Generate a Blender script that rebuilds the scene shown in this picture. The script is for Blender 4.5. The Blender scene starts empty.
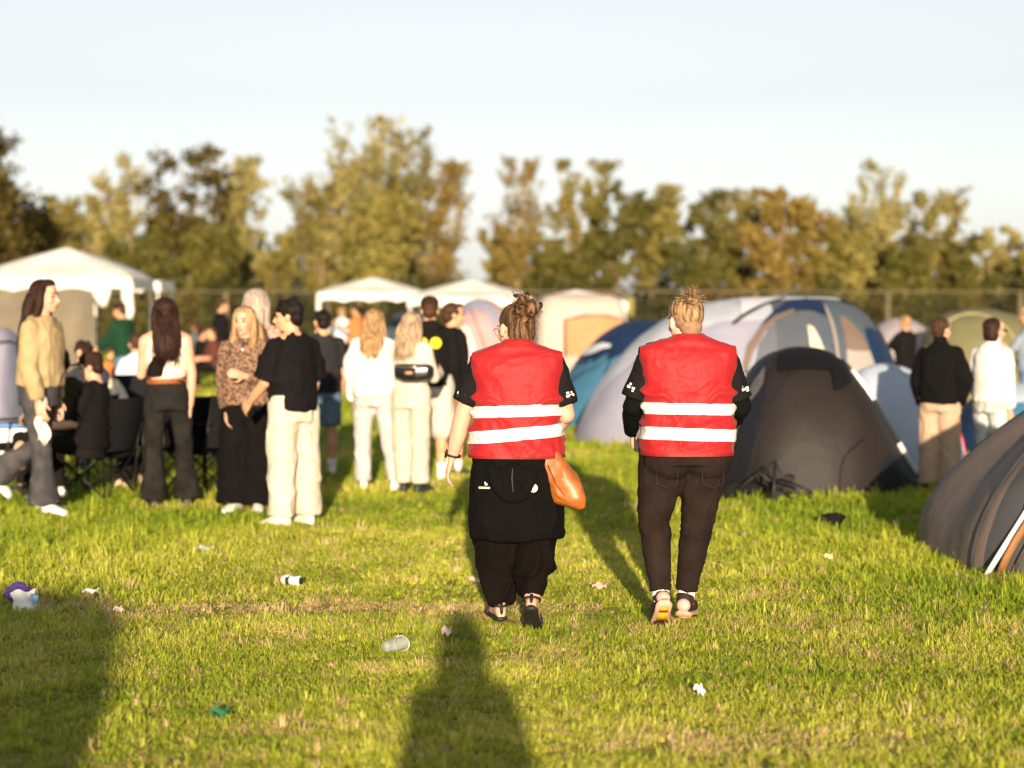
import bpy, math, random
import numpy as np
from mathutils import Matrix, Vector
rad = math.radians
SC = bpy.context.scene
COL = SC.collection
rng = np.random.default_rng(7)
random.seed(7)

# ---------------------------------------------------------------- camera numbers
CH = 1.65                       # eye height
LENS = 70.0
F = LENS / 36.0 * 1024.0
PITCH = math.atan(79.0 / F)
SUN_EL = rad(9.3)
SHX = -0.030                   # sideways drift of a shadow per metre of depth

def ray(px, py):
    a, b = (px - 512) / F, (384 - py) / F
    c, s = math.cos(PITCH), math.sin(PITCH)
    return np.array([a, c + b * s, -s + b * c])
def gp(px, py):                 # ground point that the camera sees at a pixel
    d = ray(px, py); k = -CH / d[2]
    return np.array([d[0] * k, d[1] * k, 0.0])
def at(px, py, Y):              # point seen at a pixel, at depth Y
    d = ray(px, py); k = Y / d[1]
    return np.array([d[0] * k, Y, CH + d[2] * k])

# ---------------------------------------------------------------- numpy noise
def _h(ix, iy, iz, seed):
    n = (ix * 374761393 + iy * 668265263 + iz * 2147483647 + seed * 1274126177) & 0xffffffff
    n = ((n ^ (n >> 13)) * 1274126177) & 0xffffffff
    return ((n ^ (n >> 16)) & 0xffff) / 65535.0
def vnoise(P, seed=0):
    P = np.asarray(P, dtype=float)
    I = np.floor(P).astype(np.int64); f = P - I; f = f * f * (3 - 2 * f)
    r = 0
    for dx in (0, 1):
        for dy in (0, 1):
            for dz in (0, 1):
                w = (f[:, 0] if dx else 1 - f[:, 0]) * (f[:, 1] if dy else 1 - f[:, 1]) * (f[:, 2] if dz else 1 - f[:, 2])
                r = r + w * _h(I[:, 0] + dx, I[:, 1] + dy, I[:, 2] + dz, seed)
    return r
def ground_h(x, y):
    x = np.atleast_1d(np.asarray(x, float)); y = np.atleast_1d(np.asarray(y, float))
    P = np.stack([x * 0.9, y * 0.9, x * 0], 1); Q = np.stack([x * 3.1, y * 3.1, x * 0 + 5], 1)
    return (vnoise(P, 3) - .5) * .030 + (vnoise(Q, 4) - .5) * .016
def gz(x, y): return float(ground_h(x, y)[0])

# ---------------------------------------------------------------- objects
def props(o, label=None, cat=None, group=None, kind=None):
    if label: o['label'] = label
    if cat: o['category'] = cat
    if group: o['group'] = group
    if kind: o['kind'] = kind
    return o
def empty(name, loc, rz=0, label=None, cat=None, group=None):
    o = bpy.data.objects.new(name, None); COL.objects.link(o)
    o.location = [float(v) for v in loc]; o.rotation_euler = (0, 0, rz)
    o.empty_display_size = .2
    return props(o, label, cat, group)
def link_mesh(name, me, parent=None):
    o = bpy.data.objects.new(name, me); COL.objects.link(o)
    if parent is not None: o.parent = parent
    return o
def copy_tree(o, parent=None):
    c = o.copy(); COL.objects.link(c)
    if parent is not None: c.parent = parent
    for ch in o.children: copy_tree(ch, c)
    return c

def mk_mesh(name, V, Fc, mats=None, smooth=True, midx=None):
    me = bpy.data.meshes.new(name)
    me.from_pydata([tuple(map(float, v)) for v in V], [], [tuple(map(int, f)) for f in Fc])
    if mats:
        for m in (mats if isinstance(mats, (list, tuple)) else [mats]): me.materials.append(m)
    if midx is not None: me.polygons.foreach_set('material_index', list(midx))
    if smooth: me.polygons.foreach_set('use_smooth', [True] * len(me.polygons))
    me.update()
    return me
def quick_mesh(name, V, F4, mat):
    """big quad / tri soups, straight from arrays"""
    me = bpy.data.meshes.new(name)
    V = np.asarray(V, np.float32); F4 = np.asarray(F4, np.int32)
    n, k = F4.shape
    me.vertices.add(len(V)); me.vertices.foreach_set('co', V.ravel())
    me.loops.add(n * k); me.loops.foreach_set('vertex_index', F4.ravel())
    me.polygons.add(n); me.polygons.foreach_set('loop_start', np.arange(0, n * k, k, dtype=np.int32))
    me.update(calc_edges=True)
    me.materials.append(mat)
    return me

def norm(v):
    v = np.asarray(v, float); n = np.linalg.norm(v); return v / n if n > 1e-9 else v
def frame(d, ref):              # two axes perpendicular to d, first one as close as possible to ref
    d = norm(d); a = np.asarray(ref, float) - np.dot(ref, d) * d
    if np.linalg.norm(a) < 1e-4: a = np.cross(d, [0.3, 1, 0.2])
    a = norm(a); return a, np.cross(d, a)

class MB:
    def __init__(s): s.V = []; s.F = []; s.M = []
    def add(s, V, Fc, m=0):
        b = len(s.V); s.V += [tuple(v) for v in V]; s.F += [tuple(i + b for i in f) for f in Fc]; s.M += [m] * len(Fc)
        return s
    def loft(s, C, A, B, n=16, p=2.0, m=0, cap=True):
        """rings at C with half-axis vectors A and B; p: superellipse power"""
        V = []; Fc = []
        for c, a, b in zip(C, A, B):
            for i in range(n):
                t = 2 * math.pi * i / n; ct, st = math.cos(t), math.sin(t)
                x = math.copysign(abs(ct) ** (2 / p), ct); y = math.copysign(abs(st) ** (2 / p), st)
                V.append(np.asarray(c) + x * np.asarray(a) + y * np.asarray(b))
        k = len(C)
        for j in range(k - 1):
            for i in range(n):
                i2 = (i + 1) % n
                Fc.append((j * n + i, j * n + i2, (j + 1) * n + i2, (j + 1) * n + i))
        if cap:
            Fc.append(tuple(range(n - 1, -1, -1))); Fc.append(tuple((k - 1) * n + i for i in range(n)))
        return s.add(V, Fc, m)
    def tube(s, P, R, n=12, ref=(1, 0, 0), m=0, flat=1.0, balls=False):
        P = [np.asarray(p, float) for p in P]
        if not hasattr(R, '__len__'): R = [R] * len(P)
        A = []; B = []
        a0 = None
        for i in range(len(P)):
            d = P[min(i + 1, len(P) - 1)] - P[max(i - 1, 0)]
            a, b = frame(d, ref if a0 is None else a0); a0 = a
            A.append(a * R[i]); B.append(b * R[i] * flat)
        s.loft(P, A, B, n, m=m)
        if balls:
            for p, r in zip(P, R): s.ell(p, (r, r, r), m=m, nu=12, nv=8)
        return s
    def ell(s, c, r, R=None, m=0, nu=16, nv=10):
        V = []; Fc = []
        for j in range(1, nv):
            ph = math.pi * j / nv
            for i in range(nu):
                th = 2 * math.pi * i / nu
                V.append((math.sin(ph) * math.cos(th), math.sin(ph) * math.sin(th), math.cos(ph)))
        V.append((0, 0, 1)); V.append((0, 0, -1)); V = np.array(V) * np.asarray(r, float)
        if R is not None: V = V @ np.asarray(R).T
        V = V + np.asarray(c, float)
        for j in range(nv - 2):
            for i in range(nu):
                i2 = (i + 1) % nu
                Fc.append((j * nu + i, (j + 1) * nu + i, (j + 1) * nu + i2, j * nu + i2))
        T = (nv - 1) * nu
        for i in range(nu):
            i2 = (i + 1) % nu
            Fc.append((T, i, i2)); Fc.append((T + 1, (nv - 2) * nu + i2, (nv - 2) * nu + i))
        return s.add(V, Fc, m)
    def box(s, c, h, R=None, m=0):
        V = np.array([(x, y, z) for x in (-1, 1) for y in (-1, 1) for z in (-1, 1)], float) * np.asarray(h, float)
        if R is not None: V = V @ np.asarray(R).T
        V = V + np.asarray(c, float)
        return s.add(V, [(0, 1, 3, 2), (4, 6, 7, 5), (0, 4, 5, 1), (2, 3, 7, 6), (0, 2, 6, 4), (1, 5, 7, 3)], m)
    def grid(s, Fn, nu, nv, m=0):
        V = [Fn(i / nu, j / nv) for j in range(nv + 1) for i in range(nu + 1)]
        Fc = [(j * (nu + 1) + i, j * (nu + 1) + i + 1, (j + 1) * (nu + 1) + i + 1, (j + 1) * (nu + 1) + i) for j in range(nv) for i in range(nu)]
        return s.add(V, Fc, m)
    def build(s, name, mat, parent=None, smooth=True):
        mats = mat if isinstance(mat, (list, tuple)) else [mat]
        me = mk_mesh(name, s.V, s.F, mats, smooth, s.M)
        return link_mesh(name, me, parent)

def remesh_arrays(mb, voxel, it=4):
    me = mk_mesh('tmp', mb.V, mb.F, None, False)
    o = bpy.data.objects.new('tmp', me); COL.objects.link(o)
    md = o.modifiers.new('r', 'REMESH'); md.mode = 'VOXEL'; md.voxel_size = voxel; md.adaptivity = 0
    dg = bpy.context.evaluated_depsgraph_get()
    m2 = o.evaluated_get(dg).to_mesh()
    n = len(m2.vertices); V = np.empty(n * 3, np.float32); m2.vertices.foreach_get('co', V); V = V.reshape(-1, 3).astype(float)
    k = len(m2.polygons)
    ls = np.empty(k * 4, np.int32)
    if len(m2.loops) == k * 4: m2.loops.foreach_get('vertex_index', ls); Fq = ls.reshape(-1, 4)
    else: Fq = np.array([tuple(p.vertices) if len(p.vertices) == 4 else tuple(p.vertices) + (p.vertices[0],) for p in m2.polygons])
    ne = len(m2.edges); E = np.empty(ne * 2, np.int32); m2.edges.foreach_get('vertices', E); E = E.reshape(-1, 2)
    o.evaluated_get(dg).to_mesh_clear()
    bpy.data.objects.remove(o); bpy.data.meshes.remove(me)
    deg = np.bincount(E.ravel(), minlength=n).astype(float)[:, None]; deg[deg == 0] = 1
    def lap(V):
        S = np.zeros_like(V)
        for ax in range(3):
            S[:, ax] = np.bincount(E[:, 0], V[E[:, 1], ax], n) + np.bincount(E[:, 1], V[E[:, 0], ax], n)
        return S / deg - V
    for i in range(it): V = V + .5 * lap(V); V = V - .3 * lap(V)
    return V, Fq
def normals(V, Fq):
    a = V[Fq[:, 2]] - V[Fq[:, 0]]; b = V[Fq[:, 3]] - V[Fq[:, 1]]; fn = np.cross(a, b)
    N = np.zeros_like(V)
    for c in range(4):
        for ax in range(3): N[:, ax] += np.bincount(Fq[:, c], fn[:, ax], len(V))
    return N / np.maximum(np.linalg.norm(N, axis=1, keepdims=True), 1e-12)
def solid(mb, name, mat, parent, voxel=.012, it=4, fold=None):
    """one continuous surface grown from overlapping volumes; fold(V)->outward displacement"""
    V, Fq = remesh_arrays(mb, voxel, it)
    if fold is not None:
        V = V + normals(V, Fq) * fold(V)[:, None]
    me = quick_mesh(name, V, Fq, mat)
    me.polygons.foreach_set('use_smooth', [True] * len(me.polygons)); me.update()
    return link_mesh(name, me, parent)
def folds(amp=.008, f=(9, 9, 4), seed=0, amp2=.003):
    def fn(V):
        W = V + .10 * np.stack([vnoise(V * 5, seed + 1), vnoise(V * 5, seed + 2), vnoise(V * 5, seed + 3)], 1) * 2
        n = vnoise(W * np.array(f), seed + 5); r = 1 - np.abs(2 * n - 1)
        n2 = vnoise(W * np.array(f) * 2.3 + 9, seed + 6); r2 = 1 - np.abs(2 * n2 - 1)
        return amp * (r ** 3 - .35) + amp2 * (r2 ** 2 - .4)
    return fn

# ---------------------------------------------------------------- materials
_M = {}
def _nt(name):
    m = bpy.data.materials.new(name); m.use_nodes = True; nt = m.node_tree
    return m, nt, nt.nodes, nt.links, nt.nodes['Principled BSDF']
def mat(name, col, rough=.85, var=.18, vs=7.0, bump=.25, bs=90.0, bd=.004, trans=0.0, metal=0.0, sheen=0.0, spec=.3, stretch=(1, 1, 1), alpha=1.0, col2=None, thresh=None):
    if name in _M: return _M[name]
    m, nt, N, L, b = _nt(name)
    tc = N.new('ShaderNodeTexCoord'); mp = N.new('ShaderNodeMapping'); mp.inputs['Scale'].default_value = stretch
    L.new(tc.outputs['Object'], mp.inputs['Vector'])
    nz = N.new('ShaderNodeTexNoise'); nz.inputs['Scale'].default_value = vs; nz.inputs['Detail'].default_value = 5
    L.new(mp.outputs[0], nz.inputs['Vector'])
    cr = N.new('ShaderNodeValToRGB'); L.new(nz.outputs['Fac'], cr.inputs[0])
    c = np.array(col); c2 = np.array(col2) if col2 is not None else c * (1 + var)
    c1 = c if col2 is not None else c * (1 - var)
    lo, hi = thresh if thresh else (.32, .68)
    cr.color_ramp.elements[0].position = lo; cr.color_ramp.elements[1].position = hi
    cr.color_ramp.elements[0].color = (*c1, 1); cr.color_ramp.elements[1].color = (*np.minimum(c2, 1), 1)
    L.new(cr.outputs[0], b.inputs['Base Color'])
    b.inputs['Roughness'].default_value = rough; b.inputs['Metallic'].default_value = metal
    b.inputs['Specular IOR Level'].default_value = spec
    if sheen: b.inputs['Sheen Weight'].default_value = sheen
    if bump:
        n2 = N.new('ShaderNodeTexNoise'); n2.inputs['Scale'].default_value = bs; n2.inputs['Detail'].default_value = 4
        L.new(mp.outputs[0], n2.inputs['Vector'])
        bp = N.new('ShaderNodeBump'); bp.inputs['Strength'].default_value = bump; bp.inputs['Distance'].default_value = bd
        L.new(n2.outputs['Fac'], bp.inputs['Height']); L.new(bp.outputs[0], b.inputs['Normal'])
    out = N['Material Output']; src = b.outputs[0]
    if trans:
        tr = N.new('ShaderNodeBsdfTranslucent'); L.new(cr.outputs[0], tr.inputs['Color'])
        mx = N.new('ShaderNodeMixShader'); mx.inputs[0].default_value = trans
        L.new(src, mx.inputs[1]); L.new(tr.outputs[0], mx.inputs[2]); src = mx.outputs[0]
    if alpha < 1:
        tp = N.new('ShaderNodeBsdfTransparent'); mx = N.new('ShaderNodeMixShader'); mx.inputs[0].default_value = alpha
        L.new(tp.outputs[0], mx.inputs[1]); L.new(src, mx.inputs[2]); src = mx.outputs[0]
    L.new(src, out.inputs['Surface'])
    _M[name] = m; return m
def cloth(name, col, **k):
    d = dict(rough=.9, var=.10, vs=12, bump=.5, bs=260, bd=.002, sheen=0, spec=.12); d.update(k)
    return mat(name, col, **d)
def nylon(name, col, **k):
    d = dict(rough=.58, var=.07, vs=3, bump=.30, bs=7, bd=.03, spec=.22, trans=.10); d.update(k)
    return mat(name, col, **d)
def denim(name, col, col2):
    return mat(name, col, rough=.95, vs=9, col2=col2, bump=.5, bs=220, bd=.002, spec=.1, thresh=(.3, .75))
def leopard():
    if 'leopard_print' in _M: return _M['leopard_print']
    m, nt, N, L, b = _nt('leopard_print')
    tc = N.new('ShaderNodeTexCoord')
    nz = N.new('ShaderNodeTexNoise'); nz.inputs['Scale'].default_value = 30; L.new(tc.outputs['Object'], nz.inputs['Vector'])
    ad = N.new('ShaderNodeVectorMath'); ad.operation = 'MULTIPLY_ADD'; ad.inputs[1].default_value = (.03, .03, .03)
    L.new(nz.outputs['Color'], ad.inputs[0]); L.new(tc.outputs['Object'], ad.inputs[2])
    v = N.new('ShaderNodeTexVoronoi'); v.inputs['Scale'].default_value = 42; L.new(ad.outputs[0], v.inputs['Vector'])
    cr = N.new('ShaderNodeValToRGB'); L.new(v.outputs['Distance'], cr.inputs[0])
    e = cr.color_ramp.elements; e[0].position = .16; e[0].color = (.17, .085, .045, 1); e[1].position = .24; e[1].color = (.018, .01, .008, 1)
    x = e.new(.42); x.color = (.02, .012, .01, 1); x = e.new(.52); x.color = (.22, .12, .07, 1)
    L.new(cr.outputs[0], b.inputs['Base Color']); b.inputs['Roughness'].default_value = .85
    _M['leopard_print'] = m; return m
def hairmat(name, dark, light, pos=(.35, .7)):
    return mat(name, dark, col2=light, rough=.5, vs=6, stretch=(9, 9, 1.0), thresh=pos, bump=.9, bs=24, bd=.008, spec=.15)
def skin(name, col):
    return mat(name, col, rough=.55, var=.08, vs=10, bump=.08, bs=150, bd=.001, spec=.35)
def glass(name, col, alpha):
    return mat(name, col, rough=.08, var=.05, bump=.1, bs=20, alpha=alpha, spec=.6)
# ================================================================ people
def rotv(v, ax, ang):
    return np.array(Matrix.Rotation(ang, 3, Vector(ax)) @ Vector(v))

class Figure:
    """joints of one pose, in metres, +Y forward, +X the person's right"""
    def __init__(f, H, girth=1.0, lean=(0, 0), arms=None, legs=None, head=(0, 0, 0), shw=1.0, hipw=1.0, headscale=1.0, feet=None, drop=.02):
        s = f.s = H / 1.70; f.g = girth; f.shw = shw; f.hipw = hipw
        f.P = np.zeros(3)
        f.U = norm([lean[0], lean[1], 1]); f.R = norm(np.array([1, 0, 0]) - f.U[0] * f.U); f.Fw = np.cross(f.U, f.R)
        f.N = f.U * .50 * s
        arms = arms or {}; legs = legs or {}; feet = feet or {}
        f.sh = {}; f.el = {}; f.wr = {}; f.ud = {}; f.fd = {}
        f.hip = {}; f.kn = {}; f.an = {}; f.fdv = {}; f.fup = {}
        for k, sg in (('l', -1), ('r', 1)):
            f.sh[k] = f.U * .428 * s + f.R * sg * .158 * s * shw
            u, d = arms.get(k, ((.10, -.03, -1), (.03, .14, -1)))
            u = norm([u[0] * sg, u[1], u[2]]); d = norm([d[0] * sg, d[1], d[2]])
            f.ud[k], f.fd[k] = u, d
            f.el[k] = f.sh[k] + u * .272 * s; f.wr[k] = f.el[k] + d * .25 * s
            f.hip[k] = f.P + f.R * sg * .088 * s * hipw
            t, q = legs.get(k, ((.02, .03, -1), (.0, -.03, -1)))
            t = norm([t[0] * sg, t[1], t[2]]); q = norm([q[0] * sg, q[1], q[2]])
            f.kn[k] = f.hip[k] + t * .415 * s; f.an[k] = f.kn[k] + q * .405 * s
            yaw, pit = feet.get(k, (12, 0))
            fv = rotv([0, 1, 0], (1, 0, 0), rad(pit)); fv = rotv(fv, (0, 0, 1), -sg * rad(yaw))
            f.fdv[k] = norm(fv); side = norm(np.cross(f.fdv[k], [0, 0, 1])); f.fup[k] = np.cross(side, f.fdv[k])
        f.hrot = head; f.hs = s * headscale
        ya, pi, ro = [rad(a) for a in head]       # yaw + = to the left, pitch + = down, roll
        M = Matrix.Rotation(ya, 3, 'Z') @ Matrix.Rotation(-pi, 3, 'X') @ Matrix.Rotation(ro, 3, 'Y')
        f.HM = np.array(M) @ np.stack([f.R, norm(np.array([f.Fw[0], f.Fw[1], f.Fw[2] * .5])), norm(f.U * .5 + np.array([0, 0, .5]))], 1)
        f.HC = f.N + f.U * (.048 - drop) * s + f.HM @ np.array([0, .018, .125]) * f.hs
        low = []
        for k in 'lr':
            low.append((f.an[k] - f.fup[k] * .08 * s - f.fdv[k] * .06 * s)[2])
            low.append((f.an[k] - f.fup[k] * .08 * s + f.fdv[k] * .17 * s)[2])
        f.z0 = -min(min(low), -.12 * s)
        off = np.array([0, 0, f.z0])
        for d in (f.sh, f.el, f.wr, f.hip, f.kn, f.an):
            for k in d: d[k] = d[k] + off
        f.P = f.P + off; f.N = f.N + off; f.HC = f.HC + off
        f.top = f.HC[2] + .118 * f.hs
    def hp(f, p): return f.HC + f.HM @ (np.asarray(p, float) * f.hs)
    def torso(f, mb, secs, p=2.3, n=24):
        C = [f.P + f.U * t * f.s + f.Fw * (yo * f.s) for t, rx, ry, yo in secs]
        mb.loft(C, [f.R * rx * f.s for t, rx, ry, yo in secs], [f.Fw * ry * f.s for t, rx, ry, yo in secs], n, p)
    def arm(f, mb, k, r, upto=2.0, extra=0, start=0.0):
        """r: radii shoulder, mid-upper, elbow, mid-fore, wrist ; upto 0..2"""
        pts = [f.sh[k], f.sh[k] * .5 + f.el[k] * .5, f.el[k], f.el[k] * .5 + f.wr[k] * .5, f.wr[k]]
        tt = [0, .5, 1, 1.5, 2]
        P = []; R = []
        for i in range(5):
            if tt[i] <= upto + 1e-6: P.append(pts[i]); R.append(r[i] * f.s + extra)
        if upto < 2 and upto not in tt:
            i = int(upto * 2); w = (upto - tt[i]) / .5
            P.append(pts[i] * (1 - w) + pts[i + 1] * w); R.append((r[i] * (1 - w) + r[i + 1] * w) * f.s + extra)
        R[0] = min(R[0], .072 * f.s)
        mb.tube(P, R, 14)
        mb.ell(P[0], (R[0],) * 3)
        a0 = f.N + f.U * .022 * f.s - f.Fw * .012 + (P[0] - f.N) * .10; a1 = P[0] + f.U * .004
        mb.tube([a0, a0 * .5 + a1 * .5, a1], [.046 * f.s, .050 * f.s, R[0] * .96], 14)
        if upto >= 1: mb.ell(f.el[k], (r[2] * f.s + extra,) * 3)
    def leg(f, mb, k, r, upto=2.0, extra=0, flat=1.0):
        pts = [f.hip[k] + np.array([0, 0, .02]), f.hip[k] * .55 + f.kn[k] * .45, f.kn[k], f.kn[k] * .55 + f.an[k] * .45, f.an[k]]
        tt = [0, .5, 1, 1.5, 2]; P = []; R = []
        for i in range(5):
            if tt[i] <= upto + 1e-6: P.append(pts[i]); R.append(r[i] * f.s + extra)
        if upto < 2 and upto not in tt:
            i = int(upto * 2); w = (upto - tt[i]) / .5
            P.append(pts[i] * (1 - w) + pts[i + 1] * w); R.append((r[i] * (1 - w) + r[i + 1] * w) * f.s + extra)
        mb.tube(P, R, 16, flat=flat)
        mb.ell(P[0], (R[0] * .98,) * 3)
        if upto > 1: mb.ell(f.kn[k], (r[2] * f.s * .98 + extra,) * 3)
    def hand(f, mb, k, curl=.5, sc=1.0):
        sg = -1 if k == 'l' else 1
        d = f.fd[k]; s = f.s * sc
        n, t = frame(d, [-sg, 0, 0]); t = t if t[1] > 0 or (abs(t[1]) < .3 and t[2] > 0) else -t
        W = f.wr[k]
        mb.loft([W - d * .01 * s, W + d * .03 * s, W + d * .065 * s, W + d * .092 * s], [t * a * s for a in (.025, .034, .041, .038)], [n * a * s for a in (.018, .016, .014, .011)], 14, 2.5)
        for o, L in ((.031, .072), (.0105, .082), (-.0105, .076), (-.031, .060)):
            b = W + d * .085 * s + t * o * s
            d1 = norm(d + n * curl * .6 + t * o * 3); d2 = norm(d + n * curl * 1.6 + t * o * 2); d3 = norm(d * .6 + n * curl * 2.2)
            p1 = b + d1 * L * .48 * s; p2 = p1 + d2 * L * .32 * s; p3 = p2 + d3 * L * .24 * s
            mb.tube([b - d * .015 * s, b, p1, p2, p3], [.0088 * s, .009 * s, .0082 * s, .0078 * s, .0062 * s], 8, ref=t)
        b = W + d * .022 * s + t * .026 * s
        p1 = b + norm(d * .65 + t * .65 + n * .25) * .045 * s; p2 = p1 + norm(d + t * .25 + n * .3) * .034 * s
        mb.tube([b - t * .01 * s, b, p1, p2], [.012 * s, .0125 * s, .010 * s, .0075 * s], 8, ref=n)
    def foot(f, mb, k, g=1.0, sole=0.0, L=1.0):
        A = f.an[k]; u, w = f.fdv[k], f.fup[k]; sd = np.cross(u, w); s = f.s
        secs = [(-.068, .020, .026), (-.052, .031, .040), (-.02, .034, .050), (.03, .036, .044), (.075, .042, .032), (.12, .045, .024), (.155, .038, .019), (.178, .020, .012)]
        C = []; a = []; b = []
        for x, rx, rz in secs:
            rz2 = rz * g + sole
            C.append(A + (u * x * L + w * (-.08 + rz2)) * s); a.append(sd * rx * g * s); b.append(w * rz2 * s)
        mb.loft(C, a, b, 16, 2.4)
        mb.tube([A + w * .02 * s, A - w * .035 * s - u * .01 * s], [.037 * s * g, .036 * s * g], 12)
    def headmesh(f, mb, neck=1.0, ears=True):
        h = f.hs; M = f.HM
        def e(c, r): mb.ell(f.hp(c), np.array(r) * h, M, nu=20, nv=14)
        e((0, -.014, .034), (.074, .093, .083)); e((0, .018, -.022), (.062, .072, .088)); e((0, .028, -.074), (.047, .053, .034))
        e((0, .066, -.092), (.02, .019, .017)); e((0, .076, .026), (.048, .016, .011)); e((0, .04, .055), (.058, .05, .045))
        for sg in (-1, 1):
            e((sg * .036, .058, -.022), (.023, .026, .024))
            if ears: e((sg * .076, -.006, -.008), (.010, .019, .031))
        mb.tube([f.hp((0, .083, .018)), f.hp((0, .099, -.008)), f.hp((0, .112, -.028)), f.hp((0, .090, -.040))], [.008 * h, .009 * h, .0135 * h, .011 * h], 10)
        e((0, .086, -.056), (.023, .012, .008)); e((0, .083, -.066), (.019, .011, .007))
        nb = f.N - f.U * .05 * f.s
        mb.tube([nb, f.N + f.U * .02 * f.s, f.hp((0, -.012, -.055)), f.hp((0, -.008, -.01))], [.075 * f.s * neck, .058 * f.s * neck, .055 * h * neck, .05 * h], 18)
    def face(f, root, lips=(.45, .16, .13), brow=(.07, .04, .025), glasses=None):
        h = f.hs
        for sg in (-1, 1):
            mb = MB(); mb.ell(f.hp((sg * .031, .081, .004)), np.array((.0125, .009, .0085)) * h, f.HM); o = mb.build('eye', mat('eye_dark', (.05, .035, .03), rough=.2, bump=0), root)
            mb = MB(); mb.tube([f.hp((sg * .014, .093, .026)), f.hp((sg * .032, .092, .033)), f.hp((sg * .052, .078, .026))], [.003 * h, .0042 * h, .002 * h], 8)
            mb.build('eyebrow', mat('brow_%d' % int(brow[0] * 1000), brow, bump=0), root)
        mb = MB(); mb.ell(f.hp((0, .092, -.061)), np.array((.022, .009, .009)) * h, f.HM); mb.build('mouth', skin('lips', lips), root)
        if glasses is not None:
            mb = MB()
            for sg in (-1, 1):
                mb.ell(f.hp((sg * .034, .102, .0)), np.array((.028, .004, .021)) * h, f.HM)
                mb.tube([f.hp((sg * .060, .096, .008)), f.hp((sg * .080, .04, .01)), f.hp((sg * .080, -.02, .0))], .0025 * h, 6)
            mb.tube([f.hp((-.01, .105, .004)), f.hp((.01, .105, .004))], .0025 * h, 6)
            mb.build('glasses', glasses, root)

SK = dict(fair=(.52, .30, .21), tan=(.55, .29, .17), pale=(.70, .46, .34), dark=(.36, .19, .11))
TORSO = [(-.11, .08, .08, -.01), (-.05, .155, .115, -.01), (.03, .165, .12, -.01), (.12, .140, .10, 0), (.21, .142, .100, 0), (.31, .155, .112, .005), (.39, .152, .105, 0), (.44, .128, .086, -.005), (.48, .098, .068, -.01), (.515, .070, .060, -.012), (.54, .055, .055, -.01)]
def tsecs(lo, hi, ex=0.0, g=1.0, exy=None, flare=0.0, box=0.0):
    """torso sections between two heights, grown by ex"""
    T = TORSO; ts = [t[0] for t in T]; out = []
    lst = [lo] + [t for t in ts if lo + .02 < t < hi - .02] + [hi]
    for t in lst:
        rx, ry, yo = (float(np.interp(t, ts, [q[i] for q in T])) for i in (1, 2, 3))
        if t < -.05: rx = max(rx, .155); ry = max(ry, .115)
        if box and t < .36: rx = rx * (1 - box) + .158 * box; ry = ry * (1 - box) + .115 * box
        fl = flare * max(0, (.3 - t) / .4)
        gg = g if t < .36 else (1 + (g - 1) * .5)
        out.append((t, rx * gg + ex + fl, ry * gg + (exy if exy is not None else ex) + fl, yo))
    return out

LEG = [.088, .078, .056, .054, .040]
ARM = [.056, .046, .040, .038, .026]

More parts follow.
